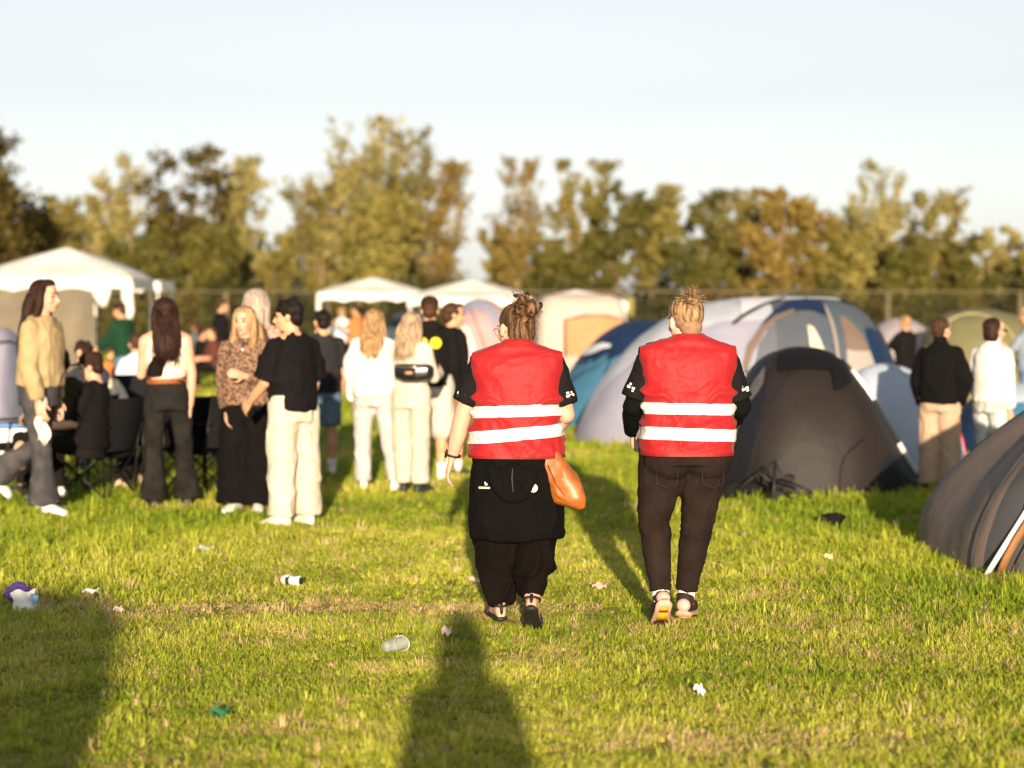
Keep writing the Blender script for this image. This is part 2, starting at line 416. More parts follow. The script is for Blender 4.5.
def person(label, px, py, H=1.7, yaw=0, Y=None, group=None, sk='fair', g=1.0, shw=1.0, hipw=1.0, lean=(0, 0), arms=None, legs=None, feet=None, head=(0, 0, 0),
           top=None, bottom=None, shoes=None, hair=None, face=False, curl=.5, vox=.013, neck=1.0, glasses=None, socks=None, headscale=1.0, bodyfine=None, ears=True, hide_head=False, dz=0.0, armg=1.0):
    f = Figure(H, g, lean, arms, legs, head, shw, hipw, headscale, feet)
    p = gp(px, py) if Y is None else at(px, py, Y)
    z = gz(p[0], p[1])
    root = empty('person', (p[0], p[1], z + dz), rad(yaw), label, 'person', group)
    # ---- body: one continuous skin
    mb = MB(); f.torso(mb, tsecs(-.06, .53, -.004, g))
    for k in 'lr':
        f.arm(mb, k, [a * armg for a in ARM]); f.leg(mb, k, [a * (1 + (g - 1) * .6) for a in LEG[:4]] + [LEG[4]]); f.hand(mb, k, curl); f.foot(mb, k, .88)
        mb.ell(f.kn[k] * .62 + f.an[k] * .38 - np.array([0, .012 * f.s, 0]), (.056 * f.s, .058 * f.s, .11 * f.s))
    f.headmesh(mb, neck, ears)
    b = solid(mb, 'body', skin('skin_' + sk, SK[sk]), root, bodyfine or .0085, 3)
    if face: f.face(root, glasses=glasses)
    # ---- top
    if top:
        mb = MB(); ex = top.get('ex', .018)
        f.torso(mb, tsecs(top.get('hem', -.03), top.get('up', .52), ex, g, flare=top.get('flare', 0), box=top.get('box', .4)))
        sl = top.get('sleeve', .6)
        if sl > 0:
            ra = top.get('sr', [.066, .066, .062, .055, .040])
            for k in 'lr': f.arm(mb, k, ra, sl, 0)
            if top.get('cuff'):
                for k in 'lr': mb.ell(f.wr[k] - f.fd[k] * .03, (.043 * f.s,) * 3)
        else:
            for k in 'lr': mb.ell(f.sh[k] - f.R * (.03 if k == 'r' else -.03), (.055, .06, .05))
        if top.get('collar'):
            c = top['collar']; mb.tube([f.N - f.U * .02, f.N + f.U * .04, f.N + f.U * (.055 + c)], [.085 * f.s, .070 * f.s, .064 * f.s], 18)
        if top.get('hood'):
            mb.ell(f.N - f.Fw * .085 + f.U * .0, (.10, .06, .075)); mb.ell(f.N - f.Fw * .02 + f.U * .02, (.085, .085, .04))
        t = solid(mb, top.get('name', 't_shirt'), top['mat'], root, top.get('vox', vox), 3, folds(top.get('fold', .012), (7, 7, 5), _hs(label) % 97, .005))
    # ---- bottom
    if bottom:
        mb = MB(); ex = bottom.get('ex', .012); r = bottom['r']
        f.torso(mb, tsecs(-.12, bottom.get('waist', .10), ex, g * bottom.get('hg', 1)))
        if bottom.get('skirt'):
            lo = f.P - np.array([0, 0, bottom['skirt'] * f.s]); w = r
            mb.loft([f.P + np.array([0, 0, .05]), f.P - np.array([0, 0, .1]), f.P * .5 + lo * .5, lo], [np.array([a * f.s, 0, 0]) for a in w], [np.array([0, a * .75 * f.s, 0]) for a in w], 24)
        else:
            for k in 'lr': f.leg(mb, k, r, bottom.get('len', 1.93))
        solid(mb, bottom.get('name', 'trousers'), bottom['mat'], root, bottom.get('vox', vox), 3, folds(bottom.get('fold', .012), (9, 9, 5), 3 + _hs(label) % 89, .005))
        if bottom.get('belt'):
            mb = MB(); w = bottom.get('waist', .10)
            f.torso(mb, tsecs(w - .035, w, ex + .006, g)); mb.build('belt', bottom['belt'], root)
    if socks:
        for k in 'lr':
            mb = MB(); mb.tube([f.an[k] - f.fup[k] * .02, f.an[k] + (f.kn[k] - f.an[k]) * .22], [.044 * f.s, .052 * f.s], 14); mb.build('sock', socks, root)
    if shoes:
        for k in 'lr':
            mb = MB(); f.foot(mb, k, 1.12, .004, 1.08); solid(mb, 'shoe', shoes, root, .009, 3)
    # ---- hair
    if hair: make_hair(f, root, **hair)
    return root, f

def hairfold(V):
    return .0050 * (vnoise(V * np.array((110, 110, 12)), 11) - .5) + .008 * (vnoise(V * np.array((20, 20, 9)), 12) - .5)
def make_hair(f, root, style='short', m=None, L=.3, bun=(0, -.10, .06), br=.04, vol=1.0, cap=None, part_front=False, strands=0, vox=.008, side=0):
    mb = MB(); h = f.hs
    def e(c, r): mb.ell(f.hp(c), np.array(r) * h * vol, f.HM, nu=20, nv=14)
    e((0, -.024, .046), (.081, .093, .083)); e((0, -.052, -.012), (.066, .060, .070))
    if style == 'curly':
        for i in range(26):
            a = rng.uniform(0, 2 * math.pi); z = rng.uniform(.03, .12); rr = .07 * math.sqrt(max(.05, 1 - (z - .04) ** 2 / .008))
            e((rr * math.cos(a), -.012 + rr * 1.1 * math.sin(a), z), (.03, .03, .026))
    if style in ('short', 'curly', 'cap'):
        for sg in (-1, 1): e((sg * .066, .008, .03), (.016, .03, .035))
    if style == 'short':
        e((0, .05, .092), (.058, .04, .028))
    if style == 'long':
        e((0, .028, .088), (.062, .052, .040))
        x0 = side
        C = [(0, -.045, .08), (0, -.065, .0), (x0 * .3, -.085, -.09), (x0 * .7, -.098, -.18), (x0, -.105, -.12 - L * .5), (x0, -.100, -.10 - L)]
        w = [.070, .084, .090, .090, .078, .035]; d = [.05, .045, .040, .034, .026, .010]
        mb.loft([f.hp(c) for c in C], [f.HM[:, 0] * a * h * vol for a in w], [f.HM[:, 1] * a * h for a in d], 20)
        rl = np.random.default_rng(int(L * 1000) + 5)
        for i in range(18):
            x = (i / 17 - .5) * .20; l = L * rl.uniform(.72, 1.12); yy = -.118 - .055 * (1 - (x / .1) ** 2)
            mb.tube([f.hp((x * .6, -.09, .02)), f.hp((x * .9, -.105, -.06)), f.hp((x + x0 * .5, yy, -.10 - l * .35)), f.hp((x * .92 + x0 + rl.normal() * .008, yy - .01, -.10 - l * .7)), f.hp((x * .8 + x0 + rl.normal() * .015, yy, -.10 - l))], [.010 * h, .014 * h, .017 * h, .015 * h, .005 * h], 8)
        for sg in (-1, 1):
            mb.tube([f.hp((sg * .05, .02, .10)), f.hp((sg * .079, .012, .04)), f.hp((sg * .084, .0, -.05)), f.hp((sg * .088, -.02 if not part_front else .03, -.15)), f.hp((sg * .08, -.04 if not part_front else .055, -.15 - L * (.35 if not part_front else .5)))],
                    [.022 * h, .026 * h, .03 * h, .03 * h, .012 * h], 10)
    if style == 'bob':
        C = [(0, -.03, .08), (0, -.03, .0), (0, -.035, -.06), (0, -.035, -.105)]
        mb.loft([f.hp(c) for c in C], [f.HM[:, 0] * a * h for a in (.08, .092, .096, .085)], [f.HM[:, 1] * a * h for a in (.08, .075, .068, .05)], 20)
    if style == 'bun':
        e(bun, (br, br, br * .9))
        for i in range(9):
            a = rng.uniform(0, 2 * math.pi, 2); q = np.array(bun) + np.array([math.cos(a[0]), math.sin(a[0]) * .8, math.sin(a[1])]) * br * .75
            e(q, (br * .5,) * 3)
    o = solid(mb, 'hair', m, root, vox, 2, hairfold)
    if strands:
        sm = MB()
        for i in range(strands):
            if style == 'bun':
                a = rng.normal(size=3); a = a / np.linalg.norm(a); c = np.array(bun) + a * br * .8; d = a * rng.uniform(.02, .06) + np.array([0, 0, .015])
            else:
                x = rng.uniform(-.10, .10); l = L * rng.uniform(.8, 1.2); yy = -.128 - .055 * (1 - (x / .11) ** 2) * rng.uniform(.8, 1.15)
                sm.tube([f.hp((x * .7, -.10, .03)), f.hp((x, -.122, -.06)), f.hp((x * 1.05 + side * .5, yy, -.10 - l * .4)), f.hp((x * 1.05 + side + rng.normal() * .012, yy, -.10 - l * .8)), f.hp((x + side + rng.normal() * .02, yy + .01, -.10 - l * 1.05))], [.0022 * h, .0026 * h, .0024 * h, .0018 * h, .0006 * h], 4)
                continue
            sm.tube([f.hp(c - d * .5), f.hp(c + d * .4 + rng.normal(size=3) * .008), f.hp(c + d + rng.normal(size=3) * .014)], [.0022 * h, .0018 * h, .0006 * h], 4)
        sm.build('loose_hair', m, root)
    if cap is not None:
        mb = MB(); mb.ell(f.hp((0, -.014, .068)), np.array((.088, .105, .068)) * h, f.HM, nu=24, nv=14)
        mb.ell(f.hp((0, .115, .045)), np.array((.062, .065, .010)) * h, f.HM, nu=20, nv=8)
        solid(mb, 'cap', cap, root, .009, 2)

def disc(name, c, nrm, r, m, parent, thick=.004):
    n = norm(nrm); a, b = frame(n, (0, 0, 1)); mb = MB()
    c = np.asarray(c, float); mb.loft([c, c + n * thick], [a * r, a * r * .97], [b * r, b * r * .97], 20)
    return mb.build(name, m, parent)
import zlib
def _hs(s): return zlib.crc32(s.encode())

def band(src, name, m, parent, planes, push=.003):
    """a strip of src between two planes (point, normal), lifted off the cloth"""
    import bmesh
    bm = bmesh.new(); bm.from_mesh(src.data)
    for co, no in planes:
        bmesh.ops.bisect_plane(bm, geom=bm.verts[:] + bm.edges[:] + bm.faces[:], plane_co=co, plane_no=no, clear_outer=True)
    bm.normal_update()
    for v in bm.verts: v.co += v.normal * push
    me = bpy.data.meshes.new(name); bm.to_mesh(me); bm.free()
    me.materials.clear(); me.materials.append(m)
    return link_mesh(name, me, parent)

RED = None
def vest_on(f, root, secs, stripes, seed, armx=.234):
    secs = [(secs[0][0] - .028,) + secs[0][1:]] + list(secs)
    mb = MB(); f.torso(mb, secs, 2.9, 36)
    vm = mat('vest_red', (.30, .010, .013), rough=.6, var=.10, vs=5, bump=.55, bs=22, bd=.012, spec=.22, sheen=.05)
    def fo(V):
        a = folds(.019, (5, 5, 7), seed, .010)(V) + folds(.009, (11, 11, 12), seed + 40, .004)(V)
        z = (V[:, 2] - f.P[2]); w = np.clip(1 - z / .6, .35, 1) * np.clip((z + .065) / .06, .12, 1)
        # diagonal pulls from the armpits down to the waist
        x = V[:, 0] / .22
        d = np.zeros(len(V))
        for k, (sx, z0, sl, am) in enumerate([(-1, .28, .9, .016), (-1, .20, .6, .012), (1, .27, .8, .016), (1, .18, .5, .010), (1, .09, .3, .008), (-1, .08, .4, .008)]):
            u = np.clip((x * sx - .1), 0, 1); line = z - (z0 - sl * .12 * (1 - u) + .015 * np.sin(9 * x + k))
            d += 1.7 * am * np.exp(-(line / .018) ** 2) * np.clip(u * 1.6, 0, 1)
        return a * w + d
    v = solid(mb, 'vest', vm, root, .0075, 4, fo)
    import bmesh                                            # crisp hem and arm openings
    zc0 = secs[0][0] * f.s + f.P[2] + .028; zs = f.P[2] + .455 * f.s; bm = bmesh.new(); bm.from_mesh(v.data)
    for co, no in (((0, 0, zc0), (0, 0, -1)), ((armx, 0, zs), norm((1, 0, .06))), ((-armx, 0, zs), norm((-1, 0, .06)))):
        bmesh.ops.bisect_plane(bm, geom=bm.verts[:] + bm.edges[:] + bm.faces[:], plane_co=co, plane_no=no, clear_outer=True)
    bm.to_mesh(v.data); bm.free()
    rm = mat('reflective_tape', (.62, .62, .60), rough=.35, var=.12, bump=.5, bs=40, bd=.006, spec=.5)
    for zc, hw, tilt, tl2 in stripes:
        n = norm((tilt, tl2, 1)); band(v, 'reflective_stripe', rm, v, [((0, 0, zc + hw), n), ((0, 0, zc - hw), -n)])
    zb = min(s_[0] for s_ in secs) * f.s + f.P[2]
    band(v, 'hem_binding', mat('vest_binding', (.20, .006, .009), rough=.6, bump=.2), v, [((0, 0, zb + .042), (0, 0, 1))], .003)
    return v

def marks(parent, c, R, U, Nn, m, rows, name='sleeve_print'):
    """small printed lettering shapes: (x, z, w, h) in metres on a plane at c"""
    mb = MB(); M = np.stack([R, Nn, U], 1)
    for x, z, w, h in rows: mb.box(np.asarray(c) + np.asarray(R) * x + np.asarray(U) * z, (w / 2, .0015, h / 2), M)
    return mb.build(name, m, parent, False)

def woman_bag():
    f = Figure(1.66, 1.25, (0.005, .03), arms={'l': ((.40, -.02, -1), (.26, .16, -1)), 'r': ((.28, -.05, -1), (-.25, .75, -.45))},
               legs={'l': ((.03, .03, -1), (-.03, -.02, -1)), 'r': ((.02, .02, -1), (-.06, -.42, -1))}, feet={'l': (10, 0), 'r': (4, -38)},
               head=(32, 8, 4), shw=1.14, hipw=1.05, headscale=1.10, drop=.075)
    p = gp(517, 627)
    root = empty('person', (p[0], p[1], gz(p[0], p[1])), 0, 'woman in a red vest with a messy bun, black sweater tied round her waist', 'person', 'volunteers in red vests')
    mb = MB(); f.torso(mb, tsecs(-.06, .53, -.004, 1.22))
    A = [.066, .058, .048, .046, .029]
    for k in 'lr':
        f.arm(mb, k, A); f.leg(mb, k, [.12, .10, .07, .060, .042]); f.hand(mb, k, .55, 1.02); f.foot(mb, k, .92)
    f.headmesh(mb, 1.12)
    solid(mb, 'body', skin('skin_fair', SK['fair']), root, .0062, 3)
    f.face(root)
    blk = cloth('black_cotton', (.0075, .0065, .007), sheen=0); blk2 = cloth('black_sweatshirt', (.0035, .003, .003), bump=.7, sheen=0, spec=.08); tro = cloth('black_trousers', (.0045, .003, .0022), sheen=0, spec=.08)
    # t-shirt
    mb = MB(); f.torso(mb, tsecs(-.02, .525, .012, 1.22))
    for k in 'lr': f.arm(mb, k, [.072, .080, .082, .07, .05], .82)
    t = solid(mb, 't_shirt', blk, root, .009, 3, folds(.010, (8, 8, 6), 5, .004))
    v = vest_on(f, root, [(-.055, .250, .178, -.005), (.02, .240, .172, -.005), (.15, .226, .158, 0), (.30, .222, .158, 0), (.41, .244, .145, -.005), (.462, .262, .122, -.01), (.486, .250, .106, -.012), (.515, .160, .100, -.014), (.538, .092, .085, -.014), (.556, .072, .075, -.012)],
                [(1.112, .029, -.03, .05), (1.000, .031, -.09, .02)], 21, .232)
    # sweater tied round the waist
    mb = MB(); s = f.s
    mb.loft([(0, -.005, z) for z in (.90, .82, .70, .60, .50, .475)], [(w, 0, 0) for w in (.222, .232, .238, .240, .237, .228)], [(0, w, 0) for w in (.165, .178, .180, .178, .175, .168)], 36, 2.5)
    sw = solid(mb, 'tied_sweater', blk2, root, .009, 3, folds(.016, (8, 8, 3), 31, .005))
    mb = MB(); mb.loft([(0, -.005, z) for z in (.515, .505, .475, .463)], [(w, 0, 0) for w in (.237, .243, .241, .232)], [(0, w, 0) for w in (.176, .182, .180, .172)], 36, 2.5)
    solid(mb, 'ribbed_hem', cloth('black_rib', (.003, .0026, .0026), sheen=0, spec=.08, vs=4, bump=.8, stretch=(1, 1, .05), bs=120, bd=.006), sw, .009, 2, folds(.012, (8, 8, 3), 31, .003))
    mb = MB()
    for sg in (-1, 1):
        mb.tube([(sg * .10 - .02, -.175, .84), (sg * .085 - .02, -.20, .77), (sg * .055 - .02, -.205, .71), (-.02, -.205, .675)], [.035, .034, .03, .028], 10, flat=.6)
    mb.ell((-.02, -.185, .77), (.075, .026, .09))
    hd = solid(mb, 'hanging_hood', blk2, sw, .007, 3, folds(.008, (14, 14, 6), 35, .003))
    mb = MB(); mb.tube([(-.022, -.214, .835), (-.026, -.236, .79), (-.020, -.236, .72)], .0028, 6); mb.build('drawstring', mat('dark_cord', (.05, .05, .05), bump=0), hd)
    wm = mat('white_print', (.78, .76, .72), bump=0, var=.03, rough=.7)
    marks(sw, (-.165, -.1665, .735), (.94, -.34, 0), (0, 0, 1), (.34, .94, 0), wm, [(-.026 + i * .0088, 0, .0058, .009) for i in range(7)] + [(.01, .018, .012, .010), (.004, .026, .006, .006)], 'small_lettering')
    d = disc('round_emblem', (.082, -.189, .735), (.16, -1, 0), .022, wm, sw)
    marks(d, (.082, -.1955, .735), (1, .16, 0), (0, 0, 1), (-.16, 1, 0), mat('emblem_grey', (.22, .2, .18), bump=0), [(-.006, .006, .012, .010), (.005, -.006, .014, .005), (-.007, -.012, .008, .006)], 'emblem_mark')
    # baggy trousers gathered at the ankle
    mb = MB(); f.torso(mb, tsecs(-.10, .02, .02, 1.15))
    f.leg(mb, 'l', [.130, .126, .120, .102, .066], 2.0); f.leg(mb, 'r', [.130, .126, .122, .110, .058], 1.97)
    solid(mb, 'baggy_trousers', tro, root, .009, 4, folds(.034, (9, 9, 3.5), 41, .010))
    # sandals
    sm = mat('sandal_black', (.015, .013, .012), rough=.6, bump=.2)
    for k in 'lr':
        mb = MB(); A0 = f.an[k]; u, w = f.fdv[k], f.fup[k]; sd = np.cross(u, w); q = f.s
        mb.loft([A0 + (u * x + w * -.082) * q for x in (-.075, -.05, .0, .06, .12, .165, .185)], [sd * a for a in (.018, .036, .036, .040, .048, .042, .02)], [w * .012] * 7, 16, 2.6)
        def strap(x, r, zc, tilt=0):
            P = [A0 + u * (x + tilt * math.sin(t)) * q + sd * r * 1.06 * math.cos(t) * q + w * (zc + r * math.sin(t) * .95) * q for t in np.linspace(-.35, math.pi + .35, 14)]
            mb.tube(P, .0065, 6)
        strap(.09, .046, -.065); strap(.13, .046, -.068)
        P = [A0 + u * (-.012 + .052 * math.cos(t)) * q + sd * .042 * math.sin(t) * q + w * (-.005 + .012 * math.cos(t)) * q for t in np.linspace(0, 2 * math.pi, 18)]
        mb.tube(P, .0065, 6)
        mb.tube([A0 + (u * -.05 + w * -.075) * q, A0 + (u * -.066 + w * -.03) * q, A0 + (u * -.058 - w * .0) * q], [.014, .010, .008], 8, ref=sd)
        mb.build('sandal', sm, root)
    # wrist watch, spectacles
    mb = MB(); d = f.fd['l']; a, b = frame(d, (1, 0, 0)); W = f.wr['l'] - d * .012
    mb.tube([W + (a * math.cos(t) + b * math.sin(t)) * .0335 for t in np.linspace(0, 2 * math.pi, 18)], .013, 6, flat=.5)
    mb.box(W - a * .034, (.006, .017, .019), np.stack([a, b, d], 1)); mb.build('wrist_watch', sm, root)
    f2 = mat('spectacle_frame', (.10, .07, .05), rough=.3, bump=0)
    mb = MB()
    for sg in (-1, 1):
        c = f.hp((sg * .032, .100, 0)); X, Z = f.HM[:, 0], f.HM[:, 2]
        mb.tube([c + X * .021 * math.cos(t) + Z * .016 * math.sin(t) for t in np.linspace(0, 2 * math.pi, 18)], .0016, 5)
        mb.tube([f.hp((sg * .058, .105, .006)), f.hp((sg * .082, .05, .010)), f.hp((sg * .083, -.01, .004))], .002, 5)
    mb.build('spectacles', f2, root)
    hm = hairmat('hair_brown_messy', (.035, .017, .009), (.26, .14, .065), (.42, .72))
    mb = MB(); e = lambda c, r: mb.ell(f.hp(c), np.array(r) * f.hs, f.HM, nu=20, nv=14)
    e((0, -.024, .046), (.082, .095, .082)); e((0, -.055, -.012), (.070, .060, .074)); e((.0, -.078, -.045), (.035, .035, .035))
    B = np.array((-.008, -.105, .088))
    rr = np.random.default_rng(3)
    for i in range(24):                                     # coils of the loose bun
        a0 = rr.uniform(0, 6.28); n0 = norm(rr.normal(size=3)); a, b = frame(n0, (0, 0, 1)); R0 = rr.uniform(.022, .056)
        c0 = B + rr.normal(size=3) * .016
        mb.tube([f.hp(c0 + (a * math.cos(t + a0) + b * math.sin(t + a0)) * R0) for t in np.linspace(0, rr.uniform(3, 5.5), 12)], rr.uniform(.007, .014), 8)
    for i in range(26):                                     # hair swept up and across into the bun
        a0 = rr.uniform(-2.9, .0); q = np.array((math.cos(a0) * .084, -.02 + math.sin(a0) * .085, rr.uniform(-.07, .05)))
        m1 = (q + B) / 2; m1 = m1 * np.array((1.05, 1.12, 1.0)); mb.tube([f.hp(q * np.array((.96, .98, 1))), f.hp(q * .35 + m1 * .65 + rr.normal(size=3) * .006), f.hp(m1 * .4 + B * .6 + rr.normal(size=3) * .008), f.hp(B)], [.006, .0085, .0085, .006], 7)
    solid(mb, 'hair', hm, root, .0055, 1, hairfold)
    sm2 = MB()
    for i in range(150):
        a = norm(rr.normal(size=3)); c = B + a * .058 if i < 100 else np.array((rr.uniform(-.06, .06), -.085 + rr.normal() * .01, -.05 + rr.uniform(0, .08)))
        dd = a * rr.uniform(.015, .055) * (1 if i < 100 else .3) + np.array([0, 0, .012 if i < 100 else -.02])
        sm2.tube([f.hp(c - dd * .4), f.hp(c + dd * .4 + rr.normal(size=3) * .01), f.hp(c + dd + rr.normal(size=3) * .016)], [.0016, .0013, .0005], 4)
    sm2.build('loose_hair', hm, root)
    for k, sg in (('l', -1), ('r', 1)):                     # print on the sleeves
        c = f.sh[k] + f.ud[k] * .165 * s; ax = f.ud[k]; out = norm(np.array([sg * .62, -.80, 0]))
        rt = norm(np.cross(out, ax)); marks(t, c + out * .080, rt, -ax, out, wm, [(-.022 + i * .0105, 0, .007, .013) for i in range(5)] + [(-.012, .016, .016, .010), (.012, .015, .009, .008), (0, -.014, .030, .005)])
    # the shoulder bag: held by her, a thing of its own
    bm_ = mat('brown_leather', (.30, .085, .015), rough=.42, var=.22, vs=9, bump=.35, bs=22, bd=.006, spec=.45)
    bg = empty('shoulder_bag', (p[0] + .200, p[1] - .07, .632), rad(0), 'tan brown leather shoulder bag hanging at the hip of the woman with the messy bun', 'bag')
    mb = MB(); C = []; a = []; b = []
    for z, w, x, dth in [(0, .05, .065, .03), (.02, .092, .052, .055), (.07, .115, .034, .068), (.14, .112, .010, .064), (.20, .095, -.010, .052), (.25, .07, -.028, .036), (.285, .04, -.038, .016)]:
        C.append((x, -.04, z)); a.append((w, -w * .35, -w * .25)); b.append((dth * .3, dth, 0))
    mb.loft(C, a, b, 24, 2.4)
    bag = solid(mb, 'bag_body', bm_, bg, .007, 3, folds(.012, (12, 12, 6), 51, .004))
    mb = MB(); mb.tube([(-.035, -.03, .26), (-.055, -.02, .32), (-.07, .0, .38)], [.014, .012, .011], 8, flat=.35); mb.build('strap', bm_, bg)
    mb = MB(); mb.tube([(-.045, -.100, .215), (-.01, -.108, .13), (.045, -.115, .05), (.10, -.110, .02)], .0032, 6); mb.build('seam', mat('leather_dark', (.16, .05, .015), bump=0), bag)

def woman_plain():
    f = Figure(1.67, 1.22, (.012, .02), arms={'l': ((.37, .05, -1), (-.02, .80, -.60)), 'r': ((.34, .02, -1), (-.28, .80, -.55))},
               legs={'l': ((.16, .06, -1), (-.09, -.14, -1)), 'r': ((-.10, .05, -1), (-.16, -.05, -1))}, feet={'l': (4, -38), 'r': (14, -6)},
               head=(24, 6, 0), shw=1.14, hipw=1.16, headscale=1.06, drop=.068)
    f_off = 0
    p = gp(686, 629)
    root = empty('person', (p[0], p[1], gz(p[0], p[1])), 0, 'person in a red vest with a blond topknot and tight dark jeans', 'person', 'volunteers in red vests')
    mb = MB(); f.torso(mb, tsecs(-.06, .53, -.004, 1.2))
    for k in 'lr':
        f.arm(mb, k, [.062, .056, .048, .045, .029]); f.leg(mb, k, [.115, .10, .062, .056, .038]); f.hand(mb, k, .6); f.foot(mb, k, .9)
    f.headmesh(mb, 1.10)
    solid(mb, 'body', skin('skin_pale', SK['pale']), root, .0065, 3)
    f.face(root)
    blk = cloth('black_cotton', (.0075, .0065, .007), sheen=0); knit = cloth('black_sleeve', (.0025, .0025, .0025), bump=.7, sheen=0, spec=.1)
    mb = MB(); f.torso(mb, tsecs(-.02, .525, .010, 1.2))
    for k in 'lr': f.arm(mb, k, [.070, .066, .060, .056, .042], 1.95)
    ls = solid(mb, 'long_sleeved_shirt', knit, root, .009, 3, folds(.012, (10, 10, 7), 61, .005))
    mb = MB(); f.torso(mb, tsecs(-.01, .525, .014, 1.2))
    for k in 'lr': f.arm(mb, k, [.072, .082, .086, .07, .05], .86)
    t = solid(mb, 't_shirt', blk, root, .009, 3, folds(.010, (8, 8, 6), 65, .004))
    mb = MB(); mb.tube([f.N - f.U * .03, f.N + f.U * .03, f.N + f.U * .05], [.074, .066, .063], 20); mb.build('shirt_collar', blk, t)
    vest_on(f, root, [(-.070, .240, .205, -.012), (.0, .236, .195, -.012), (.14, .226, .165, 0), (.30, .232, .158, 0), (.41, .254, .145, -.005), (.460, .270, .122, -.01), (.483, .256, .106, -.012), (.512, .160, .100, -.014), (.533, .092, .085, -.014), (.550, .072, .075, -.012)],
            [(1.120, .028, .018, .03), (.992, .031, .03, .04)], 77, .244)
    jm = denim('jeans_brown_black', (.010, .0065, .0055), (.023, .0145, .012))
    mb = MB(); f.torso(mb, tsecs(-.12, .03, .020, 1.36)); 
    for sg in (-1, 1): mb.ell(f.P + np.array([sg * .095, -.060, -.075]), (.134, .118, .125))
    f.leg(mb, 'l', [.142, .124, .082, .070, .048], 1.92); f.leg(mb, 'r', [.142, .126, .082, .072, .048], 1.92)
    def jf(V):
        b = folds(.006, (12, 12, 7), 71, .003)(V); z = V[:, 2]
        knee = np.exp(-((z - .50) / .10) ** 2); ank = np.exp(-((z - .16) / .07) ** 2)
        return b + (knee * .009 + ank * .011) * (1 - np.abs(2 * vnoise(V * np.array((10, 10, 34)), 9) - 1)) ** 2
    jn = solid(mb, 'jeans', jm, root, .0075, 3, jf)
    for sg in (-1, 1):
        sm = MB(); x = sg * .115; Y = -.196; sm.tube([(x - .055, Y + (.012 if sg < 0 else 0), .83), (x - .05, Y, .755), (x, Y - .004, .735), (x + .05, Y, .755), (x + .055, Y + (0 if sg < 0 else .012), .83)], .0012, 5)
        sm.build('pocket_seam', mat('seam_thread', (.03, .02, .016), bump=0), jn)
    wh = cloth('white_sock', (.74, .68, .62)); dk = mat('trainer_brown_black', (.028, .014, .014), rough=.6, bump=.4, bs=150)
    hl = mat('trainer_pink_heel', (.55, .34, .29), rough=.5, bump=.2); so = mat('trainer_sole', (.48, .30, .23), rough=.6, bump=.1); yl = mat('trainer_yellow', (.60, .27, .02), rough=.5, bump=0)
    for k in 'lr':
        A0 = f.an[k]; u, w = f.fdv[k], f.fup[k]; sd = np.cross(u, w)
        mb = MB(); mb.tube([A0 - w * .03, A0 + (f.kn[k] - A0) * .18], [.044, .046], 14); mb.build('sock', wh, root)
        mb = MB(); f.foot(mb, k, 1.14, .004); mb.tube([A0 - w * .03 - u * .01, A0 + w * .012 - u * .006], [.048, .046], 14)
        sh = solid(mb, 'trainer', dk, root, .006, 3)
        mb = MB(); mb.loft([A0 + u * x + w * (-.084 + hgt) for x, hgt in ((-.092, .012), (-.07, 0), (.0, 0), (.09, 0), (.15, .006), (.20, .02))], [sd * a for a in (.022, .042, .042, .050, .047, .018)], [w * b for b in (.010, .014, .013, .012, .011, .007)], 18, 2.8)
        mb.build('sole', so, sh)
        mb = MB(); mb.ell(A0 - u * .060 - w * .040, (.036, .030, .034), np.stack([sd, u, w], 1)); mb.build('heel_panel', hl, sh)
        mb = MB(); mb.box(A0 + u * .035 - w * .101, (.026, .045, .003), np.stack([sd, u, w], 1)); mb.box(A0 - u * .045 - w * .101, (.022, .022, .003), np.stack([sd, u, w], 1)); mb.build('sole_panel', yl, sh)
        mb = MB(); mb.box(A0 + u * .115 - w * .100, (.038, .040, .003), np.stack([sd, u, w], 1)); mb.build('sole_tread', dk, sh)
        for q in (-1, 1):
            mb = MB(); c = A0 + u * .06 + w * -.005 + sd * .022 * q
            mb.tube([c, c + (sd * q * .03 + w * .018), c + (sd * q * .05 - w * .01), c + (sd * q * .025 - w * .02)], .003, 5)
            mb.build('lace', dk, sh)
    hm = hairmat('hair_dark_blond', (.10, .055, .03), (.50, .31, .15), (.38, .70))
    fz = mat('shaved_hair', (.15, .08, .045), col2=(.30, .18, .11), vs=40, bump=.4, bs=300, bd=.002)
    mb = MB(); e = lambda c, r: mb.ell(f.hp(c), np.array(r) * f.hs, f.HM, nu=22, nv=14)
    e((0, -.020, .026), (.0765, .090, .082)); e((0, -.055, -.025), (.060, .050, .058)); solid(mb, 'shaved_nape', fz, root, .006, 2)
    mb = MB(); e((0, -.020, .058), (.084, .093, .068)); e((0, -.052, .030), (.070, .062, .066))
    rr = np.random.default_rng(8); B = np.array((-.004, -.092, .098))
    for i in range(30):
        a0 = rr.uniform(-3.6, .5); q = np.array((math.cos(a0) * .080, -.01 + math.sin(a0) * .088, rr.uniform(.03, .075)))
        m1 = (q + B) / 2 * np.array((1.05, 1.08, 1.12)); mb.tube([f.hp(q), f.hp(q * .4 + m1 * .6 + rr.normal(size=3) * .004), f.hp(m1 * .4 + B * .6 + rr.normal(size=3) * .005), f.hp(B)], [.005, .007, .007, .006], 7)
    for i in range(16):
        n0 = norm(rr.normal(size=3)); a, b = frame(n0, (0, 0, 1)); c0 = B + rr.normal(size=3) * .010
        mb.tube([f.hp(c0 + (a * math.cos(t) + b * math.sin(t)) * rr.uniform(.02, .032)) for t in np.linspace(0, 4.5, 9)], .007, 8)
    hr = solid(mb, 'hair', hm, root, .0055, 1, hairfold)
    sm2 = MB()
